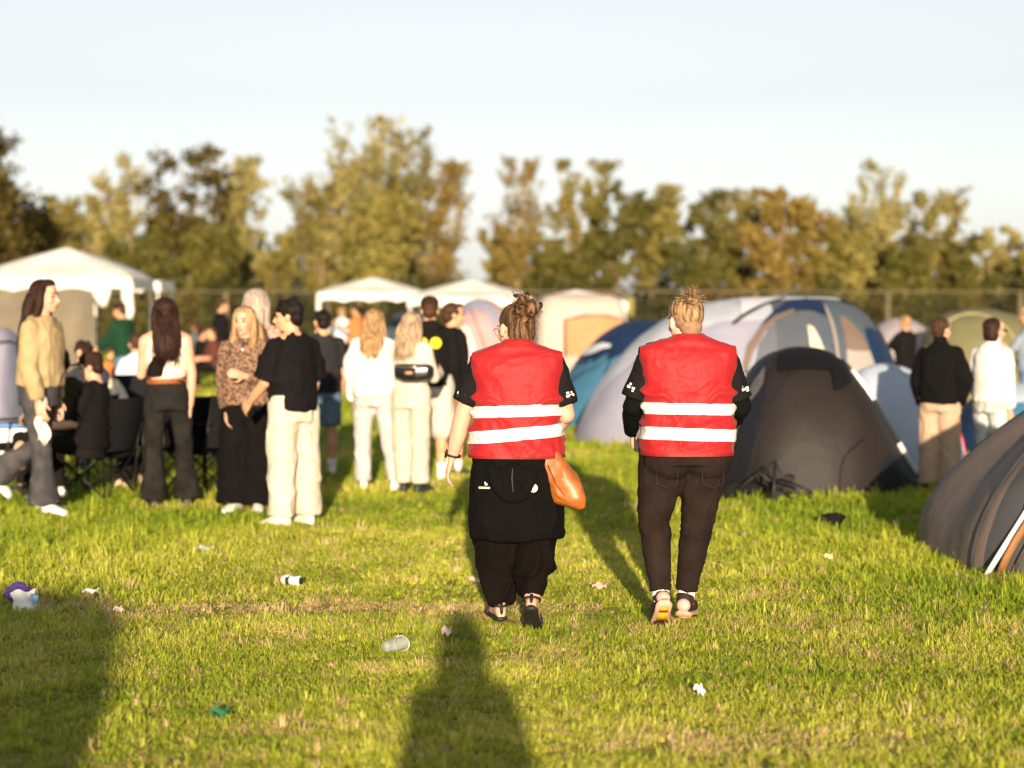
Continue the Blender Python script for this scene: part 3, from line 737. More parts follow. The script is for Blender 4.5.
    for i in range(110):
        a = norm(rr.normal(size=3) + np.array([-.1, -.5, .5])); c = B + a * .03; dd = a * rr.uniform(.02, .055)
        sm2.tube([f.hp(c - dd * .3), f.hp(c + dd * .5 + rr.normal(size=3) * .006), f.hp(c + dd + rr.normal(size=3) * .010)], [.0026, .0020, .0007], 4)
    sm2.build('loose_hair', hm, root)
    wm = mat('white_print', (.78, .76, .72), bump=0)
    for k, sg in (('l', -1), ('r', 1)):
        c = f.sh[k] + f.ud[k] * .165 * f.s; ax = f.ud[k]; out = norm(np.array([sg * .70, -.72, 0]))
        rt = norm(np.cross(out, ax)); marks(t, c + out * .082, rt, -ax, out, wm, [(-.022 + i * .0105, 0, .007, .013) for i in range(5)] + [(-.010, .016, .014, .010), (.012, -.014, .020, .006)])
    c = f.wr['r'] + f.fd['r'] * .03
    mb = MB(); d = f.fd['r']; a, b = frame(d, (1, 0, 0)); mb.tube([f.wr['r'] - d * .012 + (a * math.cos(t) + b * math.sin(t)) * .036 for t in np.linspace(0, 2 * math.pi, 16)], .009, 6); mb.build('wristband', wm, root)
# ================================================================ the crowd
def build_people():
    woman_bag(); woman_plain()
    G = 'young people standing about on the left'
    blk = cloth('black_tee', (.006, .005, .0055)); white = cloth('white_knit', (.66, .64, .60), bump=.6); cream = cloth('cream_twill', (.50, .44, .36))
    wsock = cloth('white_sock', (.74, .68, .62)); wshoe = mat('white_shoe', (.72, .70, .66), rough=.5, bump=.1); bshoe = mat('black_shoe', (.02, .02, .02), rough=.5, bump=.1)
    hair_blk = hairmat('hair_black', (.004, .003, .0025), (.014, .008, .006)); hair_dbr = hairmat('hair_dark_brown', (.010, .0045, .003), (.042, .016, .009)); hair_bl = hairmat('hair_blond', (.16, .10, .06), (.50, .37, .24), (.34, .66))
    hair_gold = hairmat('hair_golden', (.14, .075, .035), (.46, .29, .14), (.34, .66)); hair_ash = hairmat('hair_ash', (.20, .15, .12), (.50, .40, .33), (.3, .65)); hair_br = hairmat('hair_brown', (.022, .010, .006), (.085, .038, .018))
    FL = [.098, .088, .068, .080, .118]; WD = [.112, .105, .100, .102, .108]; SL = [.10, .088, .066, .064, .055]; STR = [.105, .095, .080, .076, .078]
    # tan jacket, walking to the right
    khaki = cloth('jacket_tan', (.35, .265, .14), bump=.4); gj = denim('jeans_grey_flared', (.035, .035, .040), (.085, .078, .080))
    r, f = person('woman striding right in a tan jacket and flared grey jeans with hair to her waist', 42, 514, 1.88, -108, group=G, lean=(0, .03), arms={'l': ((.12, -.06, -1), (.02, .10, -1)), 'r': ((.13, .05, -1), (.02, .30, -1))},
        legs={'l': ((.02, -.22, -1), (0, -.95, -.62)), 'r': ((.02, .14, -1), (0, .06, -1))}, feet={'l': (5, -40), 'r': (5, 0)}, head=(6, 0, 0), face=True,
        top=dict(name='jacket', mat=khaki, hem=.02, sleeve=1.96, ex=.032, box=.8, sr=[.078, .072, .064, .058, .050], collar=.0, fold=.016), bottom=dict(mat=gj, r=FL, len=2.04, name='jeans'), shoes=wshoe,
        hair=dict(style='long', m=hair_dbr, L=.42, strands=110, side=.0))
    mb = MB(); c = f.N + f.Fw * .07
    for sg in (-1, 1): mb.tube([f.N - f.Fw * .06 + f.U * .02, f.N + f.R * sg * .075 + f.U * .01, f.N + f.R * sg * .05 + f.Fw * .085 - f.U * .06], [.016, .02, .010], 8, flat=.5)
    mb.build('collar', khaki, r)
    for sg in (-1, 1):
        mb = MB(); mb.ell(f.P + f.U * .31 + f.R * sg * .085 + f.Fw * .128, (.045, .022, .052)); mb.build('chest_pocket', khaki, r)
    sc = empty('cloth', (r.location[0] + .06, r.location[1] - .22, .80), .3, 'crumpled white cloth held in the hand of the woman in the tan jacket', 'cloth')
    def rag(u, v): return (.05 * (u - .5) * (1 + v) + .02 * math.sin(9 * v), .03 * math.sin(u * 7 + v * 3), .12 - .34 * v + .03 * math.sin(u * 8))
    mb = MB(); mb.grid(rag, 10, 14); mb.build('crumpled_fabric', cloth('rag_white', (.75, .70, .60)), sc)
    # dark-haired woman from behind
    dj = denim('jeans_charcoal', (.008, .0075, .007), (.024, .021, .019))
    r, f = person('dark haired woman seen from behind in black and cream top, brown belt, charcoal jeans', 168, 509, 1.73, 14, group=G, lean=(-.02, 0), arms={'l': ((.12, .25, -1), (-.3, .9, -.1)), 'r': ((.16, -.10, -1), (-.06, -.02, -1))},
        legs={'l': ((.05, .0, -1), (.0, 0, -1)), 'r': ((.10, .0, -1), (.06, -.03, -1))}, top=dict(name='top', mat=cloth('top_cream_white', (.78, .66, .52)), hem=.14, up=.40, sleeve=0, ex=.010, box=0), bottom=dict(mat=dj, r=FL, waist=.13, len=2.02, name='jeans', belt=mat('belt_brown', (.22, .07, .02), rough=.5)), shoes=bshoe,
        hair=dict(style='long', m=hair_dbr, L=.27, strands=120), g=.98)
    mb = MB(); mb.loft([f.P + f.U * t + f.R * x - f.Fw * .0 for t, x in ((.16, -.09), (.24, -.07), (.33, -.02), (.42, .03), (.47, .05))], [f.R * a for a in (.075, .085, .10, .085, .03)], [f.Fw * a for a in (.125, .128, .132, .115, .07)], 20, 2.4)
    solid(mb, 'black_wrap', blk, r, .010, 2, folds(.012, (10, 10, 6), 4))
    # leopard blouse, facing us
    r, f = person('blond woman facing the camera in a leopard print blouse and wide black trousers', 247, 513, 1.66, 172, group=G, arms={'l': ((.14, .16, -1), (-.55, .75, .22)), 'r': ((.13, .02, -1), (-.20, .35, -1))},
        head=(-12, 2, 0), face=True, top=dict(name='blouse', mat=leopard(), hem=-.02, sleeve=1.9, ex=.026, box=.9, sr=[.075, .074, .070, .064, .045], flare=.06), bottom=dict(mat=cloth('wide_trousers_black', (.0035, .003, .003)), r=[.12, .125, .135, .15, .165], len=1.97, fold=.02), shoes=wshoe,
        hair=dict(style='long', m=hair_gold, L=.22, part_front=True, strands=60))
    disc('necklace_pendant', f.N - f.U * .07 + f.Fw * .115, f.Fw, .014, mat('silver', (.7, .68, .62), metal=.9, rough=.3, bump=0), r)
    # ash-blond person right behind her
    person('tall person with thick ash blond hair standing right behind the leopard print blouse', 257, 500, 1.79, -20, group=G, hair=dict(style='long', m=hair_ash, L=.16, vol=1.22),
        top=dict(name='lace_top', mat=mat('lace_pink_brown', (.16, .07, .05), col2=(.70, .42, .34), vs=60, bump=.6, bs=90, bd=.006, thresh=(.42, .58)), hem=-.02, sleeve=1.5, ex=.03, box=.9, sr=[.09, .085, .08, .075, .07]), bottom=dict(mat=cloth('skirt_dark_brown', (.03, .016, .010)), r=[.13, .13, .13, .14, .15]), shoes=bshoe, sk='pale')
    # black tee man
    r, f = person('man in a black t-shirt and baggy cream trousers with black curls, face turned left', 293, 527, 1.71, 48, group=G, sk='tan', arms={'l': ((.10, .30, -1), (-.1, .8, -.6)), 'r': ((.17, -.02, -1), (-.08, .22, -1))}, head=(38, 4, 0), face=True,
        legs={'l': ((.03, .02, -1), (0, 0, -1)), 'r': ((.10, -.03, -1), (-.02, -.02, -1))}, top=dict(mat=blk, hem=-.04, sleeve=.92, ex=.030, box=1, sr=[.088, .096, .10, .09, .08], fold=.018), bottom=dict(mat=cream, r=[.118, .115, .105, .098, .100], len=1.99, fold=.02), shoes=cloth('shoe_cream', (.7, .63, .52)),
        hair=dict(style='curly', m=hair_blk, vol=1.05), shw=1.08)
    # grey tee man in denim shorts, further back
    person('man in a charcoal t-shirt, denim shorts and white socks, half hidden behind the black t-shirt', 323, 476, 1.62, 25, group=G, sk='tan', top=dict(mat=cloth('charcoal_tee', (.020, .019, .021)), hem=-.06, sleeve=.85, ex=.03, box=1, sr=[.085, .09, .088, .08, .07]),
        bottom=dict(mat=denim('denim_shorts', (.08, .13, .20), (.16, .24, .34)), r=[.11, .105, .10, .1, .1], len=.95, name='shorts'), shoes=wshoe, socks=wsock, hair=dict(style='short', m=hair_blk), shw=1.05)
    # the two women in white
    lj = denim('jeans_pale_wash', (.34, .34, .35), (.50, .49, .47))
    r, f = person('woman with long straight blond hair in a white sweater and pale wash jeans', 374, 492, 1.62, -6, group=G, arms={'l': ((.17, .06, -1), (.0, .32, -1)), 'r': ((.16, -.02, -1), (.06, .05, -1))},
        legs={'l': ((.04, .0, -1), (-.02, 0, -1)), 'r': ((.14, -.02, -1), (.16, -.04, -1))}, top=dict(name='sweater', mat=white, hem=-.02, sleeve=1.9, ex=.040, box=1, sr=[.09, .092, .09, .08, .055], fold=.02), bottom=dict(mat=lj, r=STR, len=1.98, name='jeans'), shoes=wshoe, hair=dict(style='long', m=hair_gold, L=.26, strands=110))
    mb = MB(); mb.tube([f.wr['r'] - f.fd['r'] * .045, f.wr['r'] + f.fd['r'] * .012], [.052, .046], 14); mb.build('red_cuff', cloth('cuff_red', (.40, .012, .02)), r)
    r, f = person('blond woman in cream top and trousers wearing a black bum bag on her back', 411, 494, 1.60, -24, group=G, arms={'l': ((.10, .35, -1), (-.3, .8, .1)), 'r': ((.10, .35, -.9), (-.2, .9, .1))}, lean=(-.03, .05),
        legs={'l': ((.02, .02, -1), (-.06, 0, -1)), 'r': ((.03, -.02, -1), (.0, -.02, -1))}, top=dict(name='top', mat=cloth('top_cream', (.56, .48, .41)), hem=.05, sleeve=1.9, ex=.014, box=.2, sr=[.066, .062, .058, .05, .038]), bottom=dict(mat=cloth('trousers_cream', (.52, .44, .35)), r=[.11, .10, .088, .084, .09], len=1.97), shoes=bshoe, hair=dict(style='long', m=hair_bl, L=.20, strands=110))
    q = r.location; k = empty('bum_bag', (q[0] + .02, q[1] - .20, q[2] + 1.07), rad(-24), 'glossy black bum bag strapped across the back of the woman in cream', 'bag')
    pb = mat('black_patent', (.012, .012, .013), rough=.25, spec=.6, bump=.3, bs=14, bd=.01)
    mb = MB(); mb.loft([(-.19, .05, .01), (-.16, .01, 0), (-.06, -.025, -.01), (.06, -.025, -.01), (.16, .01, 0), (.19, .05, .01)], [(0, .0, a) for a in (.03, .065, .078, .078, .065, .03)], [(0, b, 0) for b in (.012, .035, .045, .045, .035, .012)], 16, 2.6)
    bb = solid(mb, 'pouch', pb, k, .008, 3); mb = MB(); mb.tube([(-.13, -.045, .045), (0, -.078, .038), (.13, -.045, .045)], .004, 6); mb.build('zip', mat('silver', (.7, .68, .62)), bb)
    mb = MB(); mb.ell((.01, -.078, -.01), (.04, .006, .012)); mb.build('badge', mat('badge_orange', (.55, .25, .10), bump=0), bb)
    # black hoodie with two yellow discs
    hood = cloth('hoodie_black', (.0065, .0055, .006)); cap = cloth('cap_dark_brown', (.030, .014, .009))
    r, f = person('man in a dark cap and black hoodie with two yellow discs on its back', 430, 481, 1.75, 4, group=G, sk='tan', top=dict(name='hoodie', mat=hood, hem=-.03, sleeve=1.93, ex=.036, box=1, hood=True, sr=[.092, .088, .08, .072, .05]), arms={'l': ((.08, .2, -1), (-.1, .5, -.8)), 'r': ((.14, .05, -1), (.0, .25, -1))},
        bottom=dict(mat=cloth('shorts_cream', (.48, .45, .40)), r=[.12, .12, .118, .1, .1], len=1.12, name='shorts'), shoes=wshoe, socks=wsock, hair=dict(style='short', m=hair_br, cap=cap), shw=1.1, hipw=1.1)
    ym = mat('yellow_print', (.80, .62, .03), bump=0, var=.04)
    for x in (-.075, .050): disc('yellow_disc', f.P + f.U * .37 + f.R * x - f.Fw * .172, -f.Fw, .054, ym, r, .004)
    person('man in black hoodie and brown shorts half hidden behind the hoodie with yellow discs', 452, 476, 1.70, -58, group=G, sk='tan', top=dict(name='hoodie', mat=hood, hem=-.04, sleeve=1.93, ex=.034, box=1, sr=[.09, .086, .078, .07, .05]), head=(-15, 0, 0), face=True,
        bottom=dict(mat=cloth('shorts_brown', (.20, .11, .05)), r=[.12, .12, .12, .1, .1], len=1.05, name='shorts'), shoes=bshoe, socks=wsock, hair=dict(style='short', m=hair_br))
    # right-hand pair
    G2 = 'pair standing among the tents on the right'
    person('person with a low brown bun in a black roll neck sweater and beige trousers', 939, 494, 1.56, -28, group=G2, arms={'l': ((.20, .05, -1), (-.08, .25, -1)), 'r': ((.34, -.10, -1), (-.34, .28, -1))}, head=(-22, 2, 0), face=True,
        top=dict(name='sweater', mat=cloth('sweater_black', (.0035, .003, .003)), hem=-.04, sleeve=1.95, ex=.036, box=1, collar=.035, sr=[.088, .086, .082, .074, .05]), bottom=dict(mat=cloth('trousers_beige', (.40, .28, .20)), r=[.11, .105, .10, .10, .105], len=1.98), shoes=bshoe, hair=dict(style='bun', m=hair_br, bun=(0, -.105, .0), br=.038))
    person('woman with a brown bob and sunglasses in a white roll neck sweater and pale jeans', 991, 494, 1.56, -52, group=G2, arms={'l': ((.10, .02, -1), (.0, .12, -1)), 'r': ((.16, -.08, -1), (.05, .10, -1))}, head=(-26, 0, 0), face=True, glasses=mat('sunglass_dark', (.05, .012, .01), rough=.15, bump=0),
        top=dict(name='sweater', mat=white, hem=-.02, sleeve=1.95, ex=.032, box=.9, collar=.04, sr=[.08, .078, .074, .066, .048]), bottom=dict(mat=denim('jeans_light_grey', (.30, .33, .34), (.55, .56, .54)), r=[.112, .10, .088, .085, .088], len=1.97, name='jeans'), shoes=wshoe, hair=dict(style='bob', m=hair_dbr))
    # ---- people sitting round the left-hand camp
    GS = 'people sitting round the camp on the left'
    sit = lambda sp=.12, fw=1.0, sh=-.12: {'l': ((sp, fw, -.05), (0, sh, -1)), 'r': ((sp, fw, -.05), (0, sh, -1))}
    lap = {'l': ((.12, .35, -1), (-.15, .9, -.1)), 'r': ((.12, .35, -1), (-.15, .9, -.1))}
    bt = cloth('black_trousers2', (.008, .007, .007)); LB = [.10, .085, .072, .066, .066]
    def chair(px, py, yaw, label, dx=0):
        p = gp(px, py); r = empty('camping_chair', (p[0], p[1], gz(p[0], p[1])), rad(yaw), label, 'chair', 'folding camping chairs')
        fab = cloth('chair_canvas', (.010, .010, .012)); st = mat('chair_steel', (.012, .012, .013), rough=.4, metal=.3, bump=0)
        mb = MB(); mb.grid(lambda u, v: ((u - .5) * .52, (v - .5) * .46, .42 - .07 * math.sin(math.pi * u) * (1 - .3 * v)), 10, 8); mb.grid(lambda u, v: ((u - .5) * .52, (v - .5) * .46, .412 - .07 * math.sin(math.pi * u) * (1 - .3 * v)), 10, 8); mb.build('seat', fab, r)
        mb = MB(); mb.grid(lambda u, v: ((u - .5) * .54, -.23 - .10 * v - .05 * math.sin(math.pi * u), .42 + .45 * v), 10, 8); mb.grid(lambda u, v: ((u - .5) * .54, -.24 - .10 * v - .05 * math.sin(math.pi * u), .42 + .45 * v), 10, 8); mb.build('backrest', fab, r)
        for sg in (-1, 1):
            mb = MB(); mb.tube([(sg * .26, -.24, .02), (sg * .27, -.24, .42), (sg * .28, -.33, .88)], .010, 8); mb.build('leg', st, r)
            mb = MB(); mb.tube([(sg * .26, .24, .02), (sg * .26, .24, .42), (sg * .28, .22, .62)], .010, 8); mb.build('leg', st, r)
            mb = MB(); mb.box((sg * .285, -.04, .625), (.035, .27, .008)); mb.build('armrest', fab, r)
            mb = MB(); mb.tube([(sg * .262, -.24, .03), (sg * .262, .24, .41)], .008, 6); mb.tube([(sg * .25, .24, .03), (sg * .25, -.24, .41)], .008, 6); mb.build('brace', st, r)
        for sg in (-1, 1):
            mb = MB(); mb.tube([(-.26, sg * .245, .03), (.26, sg * .245, .41)], .008, 6); mb.tube([(.26, sg * .235, .03), (-.26, sg * .235, .41)], .008, 6); mb.build('brace', st, r)
        return r
    chair(96, 497, 70, 'black folding camping chair under the seated person in the dark peaked cap')
    person('person in a dark peaked cap and black t-shirt sitting in a camping chair', 90, 500, 1.68, 74, group=GS, legs=sit(), arms=lap, lean=(0, -.12), head=(14, 14, 0), face=True, top=dict(mat=blk, hem=-.03, sleeve=.9, ex=.028, box=1), bottom=dict(mat=bt, r=LB), shoes=wshoe, hair=dict(style='short', m=hair_dbr, cap=cap), Y=16.7)
    person('seated person in an olive jacket between the tan jacket and the peaked cap', 66, 498, 1.72, 50, group=GS, legs=sit(.2), arms=lap, lean=(0, .06), head=(30, 10, 0), top=dict(name='jacket', mat=cloth('jacket_olive', (.030, .030, .010)), hem=-.02, sleeve=1.9, ex=.04, box=1, sr=[.09, .085, .08, .07, .05]), bottom=dict(mat=bt, r=LB), shoes=bshoe, hair=dict(style='short', m=hair_blk), Y=17.2)
    chair(70, 492, 50, 'black folding camping chair under the person in the olive jacket')
    person('person with thick dark hair seated behind the peaked cap, facing the camera', 92, 480, 1.72, 160, group=GS, legs=sit(), arms=lap, lean=(0, .10), head=(0, 20, 0), face=True, top=dict(mat=cloth('top_charcoal_blue', (.03, .035, .05)), hem=-.03, sleeve=1.2, ex=.03, box=1), bottom=dict(mat=denim('jeans_mid_blue', (.10, .16, .27), (.2, .28, .4)), r=LB), shoes=bshoe, hair=dict(style='curly', m=hair_dbr), Y=20.0)
    person('seated black clad person with beige shoes behind the dark haired woman', 176, 497, 1.72, 62, group=GS, legs={'l': ((.10, 1, -.12), (0, .18, -1)), 'r': ((.25, .95, -.1), (0, .3, -1))}, arms={'l': lap['l'], 'r': ((.35, .0, -1), (.2, .35, -1))}, lean=(0, .12), top=dict(name='sweater', mat=hood, hem=-.02, sleeve=1.9, ex=.04, box=1, sr=[.09, .088, .08, .07, .05]), bottom=dict(mat=bt, r=[.11, .10, .09, .08, .085]), shoes=cloth('shoe_beige', (.62, .46, .32)), hair=dict(style='short', m=hair_blk), Y=17.6)
    chair(205, 493, 58, 'empty looking black camping chair right of the dark haired woman')
    chair(184, 493, 62, 'black camping chair hidden mostly behind the dark haired woman')
    chair(20, 489, 130, 'black camping chair behind the trailing leg of the striding woman')
    chair(132, 455, 200, 'black camping chair further back between the seated people')
    person('person in a cream t-shirt with ginger hair crouching low behind the camp chairs', 125, 440, 1.60, 100, group=GS, sk='tan', legs={'l': ((.2, 1, .35), (0, .1, -1)), 'r': ((.15, 1, .3), (0, .2, -1))}, arms={'l': ((.1, .6, -1), (-.1, 1, -.3)), 'r': ((.1, .5, -1), (-.1, 1, -.4))}, lean=(0, .35), top=dict(mat=cloth('tee_cream', (.74, .64, .50)), hem=-.02, sleeve=.85, ex=.03, box=1), bottom=dict(mat=denim('jeans_bright_blue', (.05, .22, .50), (.10, .35, .65)), r=LB, name='jeans'), shoes=wshoe, hair=dict(style='short', m=hairmat('hair_ginger', (.30, .10, .03), (.55, .22, .08))), Y=22)
    person('person bending forward in a pale blue shirt below the gazebo corner', 143, 432, 1.66, 20, group=GS, legs={'l': ((.15, .8, -.2), (0, -.2, -1)), 'r': ((.15, .8, -.2), (0, -.2, -1))}, arms=lap, lean=(-.1, .25), top=dict(name='shirt', mat=cloth('shirt_pale_blue', (.52, .62, .72)), hem=-.04, sleeve=1.0, ex=.04, box=1, sr=[.10, .1, .09, .08, .06]), bottom=dict(mat=denim('jeans_blue', (.06, .11, .2), (.14, .22, .33)), r=LB, name='jeans'), shoes=bshoe, hair=dict(style='short', m=hair_br), Y=23.5)
    person('person in a dark green sweater with a white crest, standing under the left gazebo', 126, 410, 1.72, 64, group='people further back', Y=31, sk='tan', lean=(0, .12), arms={'l': ((.1, .5, -1), (0, .8, -.4)), 'r': ((.1, .4, -1), (0, .7, -.6))}, head=(10, 8, 0), face=True, glasses=mat('sunglass_dark', (.05, .012, .01)), top=dict(name='sweater', mat=cloth('sweater_green', (.008, .035, .018)), hem=-.06, sleeve=1.9, ex=.05, box=1, sr=[.1, .095, .09, .08, .05]), bottom=dict(mat=denim('jeans_blue', (.06, .11, .2), (.14, .22, .33)), r=STR, name='jeans'), shoes=bshoe, hair=dict(style='short', m=hair_br, cap=cap))
    # far people
    GF = 'people further back'
    person('boy in black jumper and grey trousers walking right near the fence', 221, 391, 1.80, -72, group=GF, vox=.02, sk='tan', arms={'l': ((.1, .3, -1), (0, .9, -.3)), 'r': ((.1, .3, -1), (0, .9, -.5))}, head=(0, 12, 0), top=dict(name='jumper', mat=blk, hem=-.02, sleeve=1.9, ex=.03), bottom=dict(mat=cloth('trousers_grey', (.10, .10, .11)), r=SL), shoes=cloth('shoe_cream', (.7, .63, .52)), hair=dict(style='short', m=hair_br))
    for (px, Y, H, yaw, lab, m, hm) in [(197, 43, 1.70, 40, 'person in a white shirt sitting in the distance by the fence', white, hair_br), (202, 38.5, 1.62, -60, 'person in black sitting low in front of the distant white shirt', blk, hair_dbr), (213, 38, 1.62, 120, 'person in a pinkish dark top sitting low beside the walking boy', cloth('top_maroon', (.09, .03, .025)), hair_br)]:
        person(lab, px, 380, H, yaw, Y=Y, group=GF, vox=.02, legs=sit(.1, 1, -.1), arms=lap, sk='tan', top=dict(mat=m, hem=-.02, sleeve=1.0, ex=.04, box=1), bottom=dict(mat=bt, r=LB), hair=dict(style='short', m=hm), shoes=bshoe)
    for (px, Y, H, yaw, lab, m, hm, tr) in [(342, 44, 1.62, -30, 'person in a pale blue and white shirt under the middle gazebo', cloth('shirt_pale_blue', (.52, .62, .72)), hair_gold, bt),
                                            (357, 43, 1.66, 70, 'person with dark hair and bare orange lit arms beside the middle gazebo post', cloth('vest_top_orange', (.50, .16, .05)), hair_dbr, denim('jeans_blue', (.06, .11, .2), (.14, .22, .33))),
                                            (905, 29, 1.50, 30, 'fair haired person in black seen over the big striped tent roof', blk, hair_gold, bt),
                                            (1029, 24, 1.66, 60, 'person in a grey blue sweater cut by the right edge of the view', cloth('sweater_grey_blue', (.20, .24, .30)), hair_bl, denim('jeans_blue', (.06, .11, .2), (.14, .22, .33)))]:
        person(lab, px, 400, H, yaw, Y=Y, group=GF, vox=.018, sk='tan', arms={'l': ((.2, .5, -.6), (-.2, .8, .5)), 'r': ((.2, .3, -1), (0, .6, -.4))}, top=dict(mat=m, hem=-.04, sleeve=.9, ex=.03, box=1), bottom=dict(mat=tr, r=SL), hair=dict(style='short', m=hm), shoes=bshoe)
# ================================================================ tents, gazebos, fence
def place_photographer():
    r, f = person('long haired photographer in dark clothes standing behind the camera with raised forearms', 512, 700, 1.82, 0, arms={'l': ((.12, .5, -.8), (-.25, .7, .75)), 'r': ((.12, .5, -.8), (-.25, .7, .75))}, top=dict(name='jacket', mat=cloth('hoodie_black', (.004, .0036, .004)), hem=-.04, sleeve=1.9, ex=.02, box=1, sr=[.07, .065, .06, .055, .045]), shw=.9, bottom=dict(mat=cloth('black_trousers2', (.004, .0035, .0035)), r=[.12, .11, .1, .1, .1]), hair=dict(style='long', L=.26, vol=1.25, m=hairmat('hair_brown', (.022, .010, .006), (.085, .038, .018))))
    r.location = (.055, -.46, 0)

def tsurf(sil, D, depth, yc, pw=1.0, sag=.0, nseg=None, front=1.0):
    """tent skin given as its outline over the ground (x, z in metres along its length)
    returns f(x, z|ang): front point"""
    xs = np.array([a for a, b in sil]); zs = np.array([b for a, b in sil]); Hm = zs.max()
    # smooth interpolation
    def h(x):
        return float(np.interp(x, xs, zs))
    def w(x):
        return depth * (max(h(x), 0) / Hm) ** .6
    def P(x, ang, off=0.0):
        hh = h(x) ; ww = w(x)
        c, s = math.cos(ang), math.sin(ang)
        cc = math.copysign(abs(c) ** pw, c)
        return np.array([x, yc - (ww + off) * cc, (hh + off) * s])
    def Q(x, z, off=.012):
        hh = h(x); a = math.asin(max(0, min(1, z / max(hh, 1e-3))))
        return P(x, a, off)
    return h, w, P, Q
def loft_tent(name, label, sil_px, D, depth, skin_m, panels=(), poles=(), cat='tent', group='tents pitched on the meadow', n=40, mfn=None, mats=None, wr=.02, seed=1):
    pts = [at(px, py, D) for px, py in sil_px]
    x0 = (pts[0][0] + pts[-1][0]) / 2
    sil = [(p[0] - x0, max(0.0, p[2])) for p in pts]
    xs = np.linspace(sil[0][0], sil[-1][0], n + 1)
    # smooth the outline a little
    zi = np.interp(xs, [a for a, b in sil], [b for a, b in sil])
    for _ in range(2): zi[1:-1] = zi[1:-1] * .5 + (zi[:-2] + zi[2:]) * .25
    sil = list(zip(xs, zi))
    root = empty(name, (x0, D + depth * .55, 0), 0, label, cat, group)
    yc = 0.0
    h, w, P, Q = tsurf(sil, D, depth, yc)
    na = 28; V = []; Fc = []; MI = []
    for i, x in enumerate(xs):
        for j in range(na + 1): V.append(P(x, math.pi * j / na))
    V = np.array(V); A = np.tile(np.linspace(0, math.pi, na + 1), n + 1)
    V[:, 1] += (vnoise(V * np.array((3, 3, 4)) + 7, seed) - .5) * wr * 2.2 * np.sin(A)
    V[:, 2] += (vnoise(V * np.array((4, 4, 3)) + 3, seed + 1) - .5) * wr * (V[:, 2] > .1)
    nb = 0
    for i in range(n):
        for j in range(na):
            a = i * (na + 1) + j; Fc.append((a, a + 1, a + na + 2, a + na + 1))
            x = (xs[i] + xs[i + 1]) / 2; ang = math.pi * (j + .5) / na
            MI.append(mfn(x + x0, h(x) * math.sin(ang), ang, x) if mfn else 0)
    me = mk_mesh('flysheet', V, Fc, mats or [skin_m], True, MI); me.validate()
    fly = link_mesh('flysheet', me, root)
    def XZ(px, py):
        q = at(px, py, D); return q[0] - x0, max(q[2], .0)
    for pn, pm, lower, upper, off in panels:                # two pixel curves -> panel on the cloth
        lo = [XZ(*q) for q in lower]; up = [XZ(*q) for q in upper]
        def pick(c, t):
            t = t * (len(c) - 1); i = min(int(t), len(c) - 2); k = t - i
            return c[i][0] * (1 - k) + c[i + 1][0] * k, c[i][1] * (1 - k) + c[i + 1][1] * k
        mb = MB()
        def fn(u, v):
            a = pick(lo, u); b = pick(up, u); x = a[0] * (1 - v) + b[0] * v; z = a[1] * (1 - v) + b[1] * v
            q = Q(x, z, off); q = q + np.array([0, (float(vnoise([(x * 6, z * 6, seed)], 3)[0]) - .5) * .012, 0]); return q
        mb.grid(fn, 24, 12)
        mb.build(pn, pm, fly)
    for pn, pm, curve, r in poles:
        c = [XZ(*q) for q in curve]
        # densify
        d = []
        for i in range(len(c) - 1):
            for t in np.linspace(0, 1, 6)[:-1]: d.append((c[i][0] * (1 - t) + c[i + 1][0] * t, c[i][1] * (1 - t) + c[i + 1][1] * t))
        d.append(c[-1]); d = np.array(d)
        for _ in range(5): d[1:-1] = d[1:-1] * .5 + (d[:-2] + d[2:]) * .25
        mb = MB(); mb.tube([Q(x, z, .008) for x, z in d], r, 8); mb.build(pn, pm, root)
    return root, fly, (h, w, P, Q), XZ

